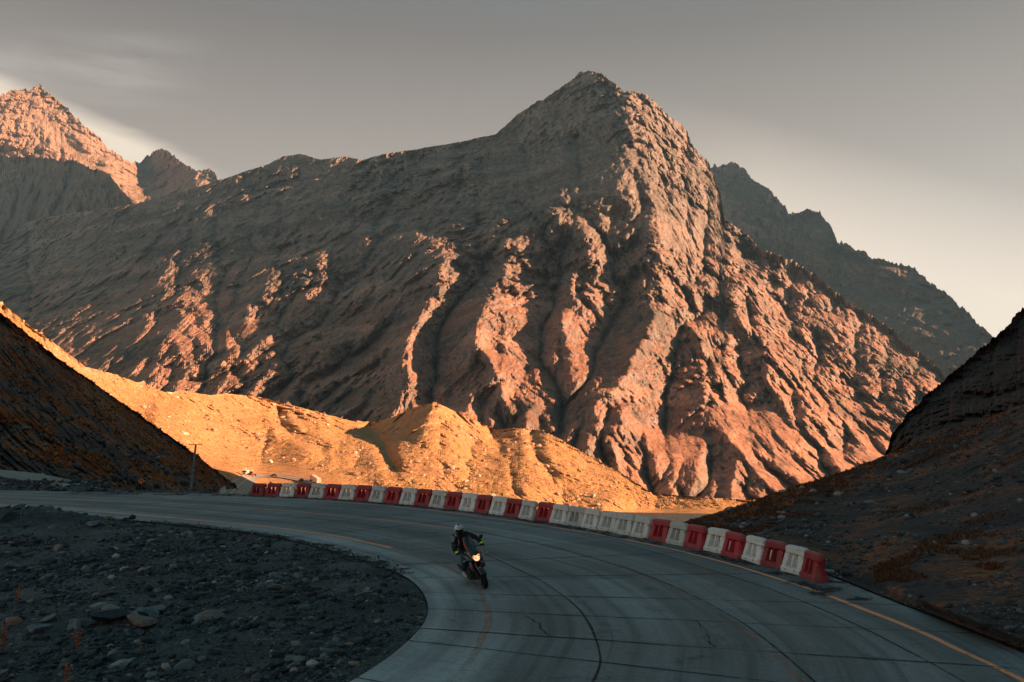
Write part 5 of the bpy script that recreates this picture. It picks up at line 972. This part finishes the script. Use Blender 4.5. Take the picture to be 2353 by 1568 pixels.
# rider (same frame as the machine)
m_jack = plain("black_riding_jacket", (.016, .018, .020), .75, .25, 0, .3, 9, .01); m_jean = plain("dark_blue_denim", (.040, .075, .090), .85, .2, 0, .3, 14, .006); m_skin = plain("skin", (.36, .20, .14), .6)
m_helm = plain("white_helmet_shell", (.62, .63, .61), .22, .6, 0, .05); m_vis = plain("black_visor", (.008, .009, .010), .06, .8, 0, .02); m_glove = plain("black_leather_glove", (.015, .015, .015), .6); m_neon = plain("neon_yellow_armour", (.72, .85, .03), .5, .4, 0, .1, 30)
m_shoe = plain("grey_white_shoe", (.42, .42, .40), .7, .2, 0, .25, 25); m_hivis = plain("red_orange_tag", (.95, .10, .04), .5)
rid = [((0, -.98, .88), .125), ((.01, -.96, 1.02), (.145, .115)), ((.03, -.91, 1.18), (.165, .125)), ((.045, -.85, 1.32), (.175, .115)), ((.055, -.81, 1.42), .062), ((.065, -.77, 1.50), .058), ((.07, -.73, 1.58), .095),
       ((.20, -.80, 1.36), .075), ((.36, -.70, 1.14), .055), ((.375, -.52, 1.045), .038), ((-.10, -.80, 1.37), .075), ((-.315, -.68, 1.20), .055), ((-.375, -.52, 1.045), .038),
       ((.11, -.94, .85), .105), ((.235, -.52, .76), .075), ((.24, -.90, .42), .048), ((.26, -.80, .335), .034), ((-.10, -.94, .85), .105), ((-.225, -.50, .78), .075), ((-.23, -.88, .43), .048), ((-.25, -.78, .345), .034), ((.385, -.46, 1.035), .030), ((-.385, -.46, 1.035), .030)]
E_ = [(0, 1), (1, 2), (2, 3), (3, 4), (4, 5), (5, 6), (3, 7), (7, 8), (8, 9), (9, 21), (3, 10), (10, 11), (11, 12), (12, 22), (0, 13), (13, 14), (14, 15), (15, 16), (0, 17), (17, 18), (18, 19), (19, 20)]
person = skin("person", [(p, (r_ * .93 if not isinstance(r_, tuple) else (r_[0] * .93, r_[1] * .93))) for p, r_ in rid], E_, m_skin, None, 1)
person.location = bike.location; person.rotation_euler = bike.rotation_euler; person.scale = bike.scale
tag(person, 'rider in black jacket, dark jeans, neon yellow gloves and white full face helmet', 'person')
up_i = [0, 1, 2, 3, 7, 8, 9, 10, 11, 12, 4]
def subset(idx, grow=.010):
    mp_ = {k: i for i, k in enumerate(idx)}; nd = [(rid[k][0], (rid[k][1] + grow) if not isinstance(rid[k][1], tuple) else (rid[k][1][0] + grow, rid[k][1][1] + grow)) for k in idx]; ed = [(mp_[a], mp_[b_]) for a, b_ in E_ if a in mp_ and b_ in mp_]; return nd, ed
nd, ed = subset([0, 1, 2, 3, 4, 7, 8, 9, 10, 11, 12], .014); jk = skin("jacket", nd, ed, m_jack, person, 2)
nd, ed = subset([0, 13, 14, 15, 17, 18, 19], .012); skin("trousers", nd, ed, m_jean, person, 2)
for s_ in (1, -1):
    # gloved hand: palm, four fingers curled round the grip, thumb below
    nd = [((s_ * .375, -.505, 1.045), .034), ((s_ * .355, -.455, 1.045), (.040, .026)), ((s_ * .35, -.425, 1.045), (.042, .022))]; ed = [(0, 1), (1, 2)]
    gl_ = skin("glove", nd, ed, m_glove, person, 2)
    for q in range(4):
        x = s_ * (.315 + .026 * q); L_ = (.85, 1.0, .95, .8)[q]; bm = bmesh.new()
        tube(bm, [(x, -.43, 1.055), (x, -.43 + .03 * L_, 1.053), (x, -.43 + .045 * L_, 1.03), (x, -.43 + .038 * L_, 1.005), (x, -.445, 1.0)], [.0115, .0115, .011, .010, .008], 8); frame_mesh("finger", recalc(bm), m_glove, gl_)
    bm = bmesh.new(); tube(bm, [(s_ * .33, -.47, 1.035), (s_ * .315, -.455, 1.012), (s_ * .31, -.435, 1.0)], [.014, .013, .009], 8); frame_mesh("thumb", recalc(bm), m_glove, gl_)
    for k_, (yy, zz, w_, h_) in enumerate(((-.455, 1.075, .085, .03), (-.475, 1.078, .075, .018), (-.53, 1.075, .07, .02))):
        bm = bmesh.new(); bmesh.ops.create_uvsphere(bm, u_segments=12, v_segments=6, radius=1); bmesh.ops.transform(bm, matrix=Matrix.Translation((s_ * .357, yy + .03, zz - .004)) @ Matrix.Rotation(R(-30), 4, 'X') @ Matrix.Diagonal((w_ * .62, h_ * (1.3 if k_ == 0 else .6), .017, 1)), verts=bm.verts); frame_mesh("knuckle_armour", bm, m_neon, gl_)
    bm = bmesh.new(); a0 = Vector((s_ * .25, -.84, .345)); bmesh.ops.create_uvsphere(bm, u_segments=16, v_segments=10, radius=1); bmesh.ops.transform(bm, matrix=Matrix.Translation((s_ * .262, -.80, .325)) @ Matrix.Rotation(R(-12), 4, 'X') @ Matrix.Diagonal((.048, .14, .05, 1)), verts=bm.verts)
    for v in bm.verts:
        if v.co.z < .295: v.co.z = .295
    tube(bm, [(s_ * .245, -.885, .44), (s_ * .252, -.87, .36)], [.058, .056], 12); frame_mesh("shoe", recalc(bm), m_shoe, person)
# helmet
bm = bmesh.new(); bmesh.ops.create_uvsphere(bm, u_segments=32, v_segments=20, radius=1); hc_ = Vector((.07, -.715, 1.57))
for v in bm.verts:
    x, y, z = v.co; y *= 1.0 + (.10 if y > 0 else .05); k = 1.0
    if z < -.2: x *= 1 - .22 * (-z - .2); y = y * (1 - .10 * (-z)) + (.10 * (-z) if y > 0 else 0)
    v.co = Vector((x * .118, y * .135, max(z, -.86) * .145))
ROT = Matrix.Rotation(R(-14), 4, 'X') @ Matrix.Rotation(R(-7), 4, 'Y'); TH = Matrix.Translation(hc_) @ ROT
bmesh.ops.transform(bm, matrix=TH, verts=bm.verts); hel = frame_mesh("helmet", bm, m_helm, person)
def on_helmet(name, cond, mat, grow):
    bm = bmesh.new(); bmesh.ops.create_uvsphere(bm, u_segments=64, v_segments=48, radius=1)
    dele = [f for f in bm.faces if not cond(f.calc_center_median())]; bmesh.ops.delete(bm, geom=dele, context='FACES')
    for v in bm.verts:
        x, y, z = v.co; y *= 1.0 + (.10 if y > 0 else .05)
        if z < -.2: x *= 1 - .22 * (-z - .2); y = y * (1 - .10 * (-z)) + (.10 * (-z) if y > 0 else 0)
        v.co = Vector((x * .118, y * .135, max(z, -.86) * .145)) * grow
    bmesh.ops.transform(bm, matrix=TH, verts=bm.verts); return frame_mesh(name, bm, mat, hel)
on_helmet("visor", lambda c: c.y > .02 and -.52 < c.z < .24 and abs(c.x) < .93 - .25 * max(0, -c.z), m_vis, 1.012)
on_helmet("chin_bar", lambda c: c.y > .05 and c.z < -.50 and abs(c.x) < .62 + .2 * (c.z + .5), m_vis, 1.010)
for s_ in (-1, 1): on_helmet("vent", lambda c, s_=s_: c.y > 0 and .33 < c.z < .72 and abs(c.x * s_ - (.20 + .38 * (c.z - .33))) < .085, m_vis, 1.02)
on_helmet("vent", lambda c: c.z > .86 and abs(c.x) < .26 and c.y < .45 and c.y > -.2, m_vis, 1.02)
# backpack
m_pack = plain("pale_grey_nylon", (.30, .31, .30), .8, .2, 0, .25, 8, .01)
pk = empty("backpack", (0, 0, 0)); pk.location = bike.location; pk.rotation_euler = bike.rotation_euler; pk.scale = bike.scale; tag(pk, 'pale grey backpack with a black lid, worn on the back of the rider', 'backpack')
def at_pk(name, bm, mat): return frame_mesh(name, recalc(bm), mat, pk, True, .025, 60)
bm = bmesh.new(); bx(bm, (.10, -1.03, 1.20), (.40, .17, .42), Matrix.Rotation(R(-14), 3, 'X'), (.85, .8)); at_pk("body", bm, m_pack)
bm = bmesh.new(); bx(bm, (.10, -.985, 1.425), (.30, .14, .06), Matrix.Rotation(R(-14), 3, 'X'), (.8, .7)); at_pk("lid", bm, m_jack)
bm = bmesh.new(); bx(bm, (.30, -.98, 1.08), (.05, .10, .20), Matrix.Rotation(R(-14), 3, 'X')); at_pk("side_pocket", bm, m_jack)
for s_ in (.17, -.07):
    bm = bmesh.new(); tube(bm, [(s_ + .02, -.96, 1.40), (s_ + .02, -.86, 1.47), (s_ + .01, -.73, 1.40), (s_, -.73, 1.24), (s_ + .04, -.82, 1.08)], .02, 6, flat=.4); frame_mesh("strap", recalc(bm), m_pack if s_ > 0 else m_jack, pk)
bm = bmesh.new(); bx(bm, (.225, -.86, 1.10), (.02, .03, .13)); frame_mesh("zip_tag", bm, m_hivis, pk, False, .004)

# ------------------------------------------------------------------ vehicles on the valley road
m_cabw = plain("dusty_white_paint", (.62, .55, .48), .45, .4, 0, .12, 1.5); m_glassd = plain("dark_vehicle_glass", (.02, .022, .025), .1, .7); m_redv = plain("dusty_red_paint", (.50, .045, .03), .45, .4, 0, .12, 1.5); m_cont = plain("dusty_trailer_panel", (.72, .60, .50), .6, .3, 0, .12, .8); m_chas = plain("black_chassis", (.02, .02, .02), .7); m_maroon = plain("maroon_paint", (.12, .02, .015), .35, .5)
def vwheels(e, lst, r_, w_):
    for x, y in lst:
        bm = bmesh.new(); lathe_x(bm, [(-w_ / 2, r_ * .55), (-w_ / 2, r_), (w_ / 2, r_), (w_ / 2, r_ * .55)], x, y, r_, 18); wh = frame_mesh("wheel", recalc(bm), m_tyre, e)
        bm = bmesh.new(); lathe_x(bm, [(-w_ * .4, .02), (-w_ * .4, r_ * .56), (w_ * .4, r_ * .56), (w_ * .4, .02)], x, y, r_, 14); frame_mesh("rim", recalc(bm), m_metal, wh)
def cab(e, y, mat, roof, zt=3.5):
    bm = bmesh.new(); prism(bm, [(y, .55), (y + .0, 1.6), (y - .12, 2.3), (y - .35, 2.9), (y - 2.1, 2.9), (y - 2.1, .55)], -1.2, 1.2); c = frame_mesh("cab", recalc(bm), mat, e, False, .06)
    bm = bmesh.new(); prism(bm, [(y - .5, 2.92), (y - 1.0, zt), (y - 2.05, zt + .05), (y - 2.05, 2.92)], -1.05, 1.05); frame_mesh("roof_deflector", recalc(bm), roof, c, False, .05)
    bm = bmesh.new(); bm.faces.new([bm.verts.new(p) for p in ((-1.0, y + .005, 1.62), (1.0, y + .005, 1.62), (.95, y - .14, 2.45), (-.95, y - .14, 2.45))]); bmesh.ops.solidify(bm, geom=bm.faces[:], thickness=-.03); frame_mesh("windscreen", recalc(bm), m_glassd, c, False)
    bm = bmesh.new(); bx(bm, (0, y + .02, 1.15), (1.3, .06, .6)); frame_mesh("grille", bm, m_chas, c, False)
    bm = bmesh.new(); bx(bm, (0, y + .05, .60), (2.4, .25, .35)); frame_mesh("bumper", bm, m_cabw, c, False, .04)
    for s_ in (-1, 1):
        bm = bmesh.new(); bx(bm, (s_ * .9, y + .17, .65), (.35, .03, .18)); frame_mesh("headlight", bm, m_cont, c, False, .01)
        bm = bmesh.new(); bx(bm, (s_ * 1.21, y - .75, 2.0), (.03, .8, .7)); frame_mesh("side_window", bm, m_glassd, c, False)
        bm = bmesh.new(); bx(bm, (s_ * 1.42, y - .1, 2.1), (.14, .12, .7)); frame_mesh("mirror", bm, m_chas, c, False, .02)
def lorry(name, p0, ang, pitch, mat, roof, label, trailer, L=13.0, ymove=0.0, zt=3.5):
    e = empty(name, tuple(p0)); e.rotation_mode = 'XYZ'; e.rotation_euler = (Matrix.Rotation(ang, 3, 'Z') @ Matrix.Rotation(pitch, 3, 'X')).to_euler(); tag(e, label, 'truck')
    cab(e, 0, mat, roof, zt); bm = bmesh.new(); bx(bm, (0, -L / 2 - 1, .85), (.9, L, .3)); frame_mesh("chassis", bm, m_chas, e, False)
    if trailer == 'box':
        bm = bmesh.new(); bx(bm, (0, -2.7 - L / 2, 2.42), (2.5, L, 2.7)); bo = frame_mesh("trailer_box", bm, m_cont, e, False, .03)
        for s_ in (-1, 1):
            bm = bmesh.new(); bx(bm, (s_ * .62, -2.7 - L - .03, 2.42), (1.18, .06, 2.5)); dr = frame_mesh("rear_door", bm, m_cabw, bo, False, .02)
    elif trailer == 'flat':
        bm = bmesh.new(); bx(bm, (0, -2.7 - L / 2, 1.2), (2.5, L, .22)); frame_mesh("flatbed", bm, m_chas, e, False)
    elif trailer == 'tipper':
        bm = bmesh.new(); bx(bm, (0, -2.6 - L / 2, 2.0), (2.45, L, 1.6)); frame_mesh("tipper_body", bm, mat, e, False, .04)
    vwheels(e, [(s_ * 1.02, y) for s_ in (-1, 1) for y in (-.75, -2.6, -L, -L - 1.3)], .52, .34); return e
a = drape(717, 1107.5); b_ = drape(734, 1115.5); dv = Vector(a - b_); ang = math.atan2(-dv.x, dv.y)
lorry("semi_truck", Vector(drape(716.5, 1106)) + Vector((0, 0, .5)), R(27), R(6), m_cabw, m_cont, 'white truck with a pale box trailer, seen from behind on the valley road', 'box', 13.6)
lorry("truck", Vector(drape(560.5, 1094.5)) + Vector((0, 0, .5)), R(186), R(2), m_cabw, m_cont, 'oncoming white truck with dark windscreen, left of a red truck on the valley road', 'tipper', 6.0, zt=3.9)
lorry("truck", Vector(drape(574.5, 1097.0)) + Vector((0, 0, .5)), R(184), R(2), m_redv, m_cabw, 'oncoming red truck with a white roof on the valley road', 'flat', 9.0, zt=3.7)
def car(name, p0, ang, pitch, mat, label, prof, cabp, cat='car'):
    e = empty(name, tuple(p0)); e.rotation_euler = (Matrix.Rotation(ang, 3, 'Z') @ Matrix.Rotation(pitch, 3, 'X')).to_euler(); tag(e, label, cat)
    bm = bmesh.new(); prism(bm, prof, -.88, .88); bd_ = frame_mesh("body", recalc(bm), mat, e, False, .06)
    bm = bmesh.new(); prism(bm, cabp, -.74, .74); frame_mesh("greenhouse", recalc(bm), m_glassd, bd_, False, .06)
    bm = bmesh.new(); ys = [p[0] for p in cabp]; top = max(p[1] for p in cabp); yt = [p[0] for p in cabp if p[1] > top - .05]; bx(bm, (0, sum(yt) / len(yt), top + .02), (1.35, max(yt) - min(yt), .06)); frame_mesh("roof", bm, mat, bd_, False, .02)
    yf = max(p[0] for p in prof); yb = min(p[0] for p in prof)
    for s_ in (-1, 1):
        bm = bmesh.new(); bx(bm, (s_ * .65, yf + .005, .72), (.3, .04, .16)); frame_mesh("headlight", bm, m_cont, e, False)
        bm = bmesh.new(); bx(bm, (s_ * .68, yb - .005, .75), (.25, .04, .16)); frame_mesh("tail_light", bm, m_redm, e, False)
    vwheels(e, [(s_ * .8, y) for s_ in (-1, 1) for y in (yf - .85, yb + .85)], .34, .22)
PK = [(2.5, .35), (2.55, .75), (2.3, .95), (1.2, 1.02), (-2.5, 1.02), (-2.55, .4)]
q0, q1 = drape(622, 1096.5), drape(640, 1098.5); dv = Vector(q0 - q1)
car("pickup_truck", Vector(drape(630, 1097.2)) + Vector((0, 0, .55)), math.atan2(-dv.x, dv.y) , 0, m_redv, 'bright red pickup driving along the valley road right of the trucks', PK, [(1.2, 1.0), (.6, 1.6), (-.7, 1.62), (-.9, 1.0)], 'pickup')
q0, q1 = drape(686, 1104), drape(700, 1108); dv = Vector(q0 - q1)
car("parked_car", Vector(drape(692, 1107.5)) + Vector((0, 0, .5)), math.atan2(-dv.x, dv.y), 0, m_maroon, 'dark maroon car in the shadow of the box trailer', [(2.1, .3), (2.15, .7), (1.9, .82), (1.0, .9), (-1.8, .92), (-2.1, .8), (-2.1, .35)], [(1.0, .88), (.35, 1.4), (-1.1, 1.42), (-1.7, .9)])
# ------------------------------------------------------------------ haze
def haze():
    bm = bmesh.new(); x0, x1, y0, y1, z0, z1 = -4900, 3600, -3000, 6800, -900, 1900
    vs = [bm.verts.new(p) for p in ((x0, y0, z0), (x1, y0, z0), (x1, y1, z0), (x0, y1, z0), (x0, y0, z1), (x1, y0, z1), (x1, y1, z1), (x0, y1, z1))]
    for f in ((0, 3, 2, 1), (4, 5, 6, 7), (0, 1, 5, 4), (1, 2, 6, 5), (2, 3, 7, 6), (3, 0, 4, 7)): bm.faces.new([vs[i] for i in f])
    me = bpy.data.meshes.new("haze"); bm.to_mesh(me); bm.free(); o = bpy.data.objects.new("haze", me); COL.objects.link(o); tag(o, kind='stuff')
    m = bpy.data.materials.new("evening_haze"); m.use_nodes = True; t = m.node_tree; t.nodes.clear()
    v = N(t, 'ShaderNodeVolumePrincipled'); v.inputs['Color'].default_value = (.30, .62, .90, 1); v.inputs['Density'].default_value = HAZE; v.inputs['Anisotropy'].default_value = 0.2
    out = N(t, 'ShaderNodeOutputMaterial'); t.links.new(v.outputs[0], out.inputs['Volume']); me.materials.append(m)
HAZE = 0.00003
haze()
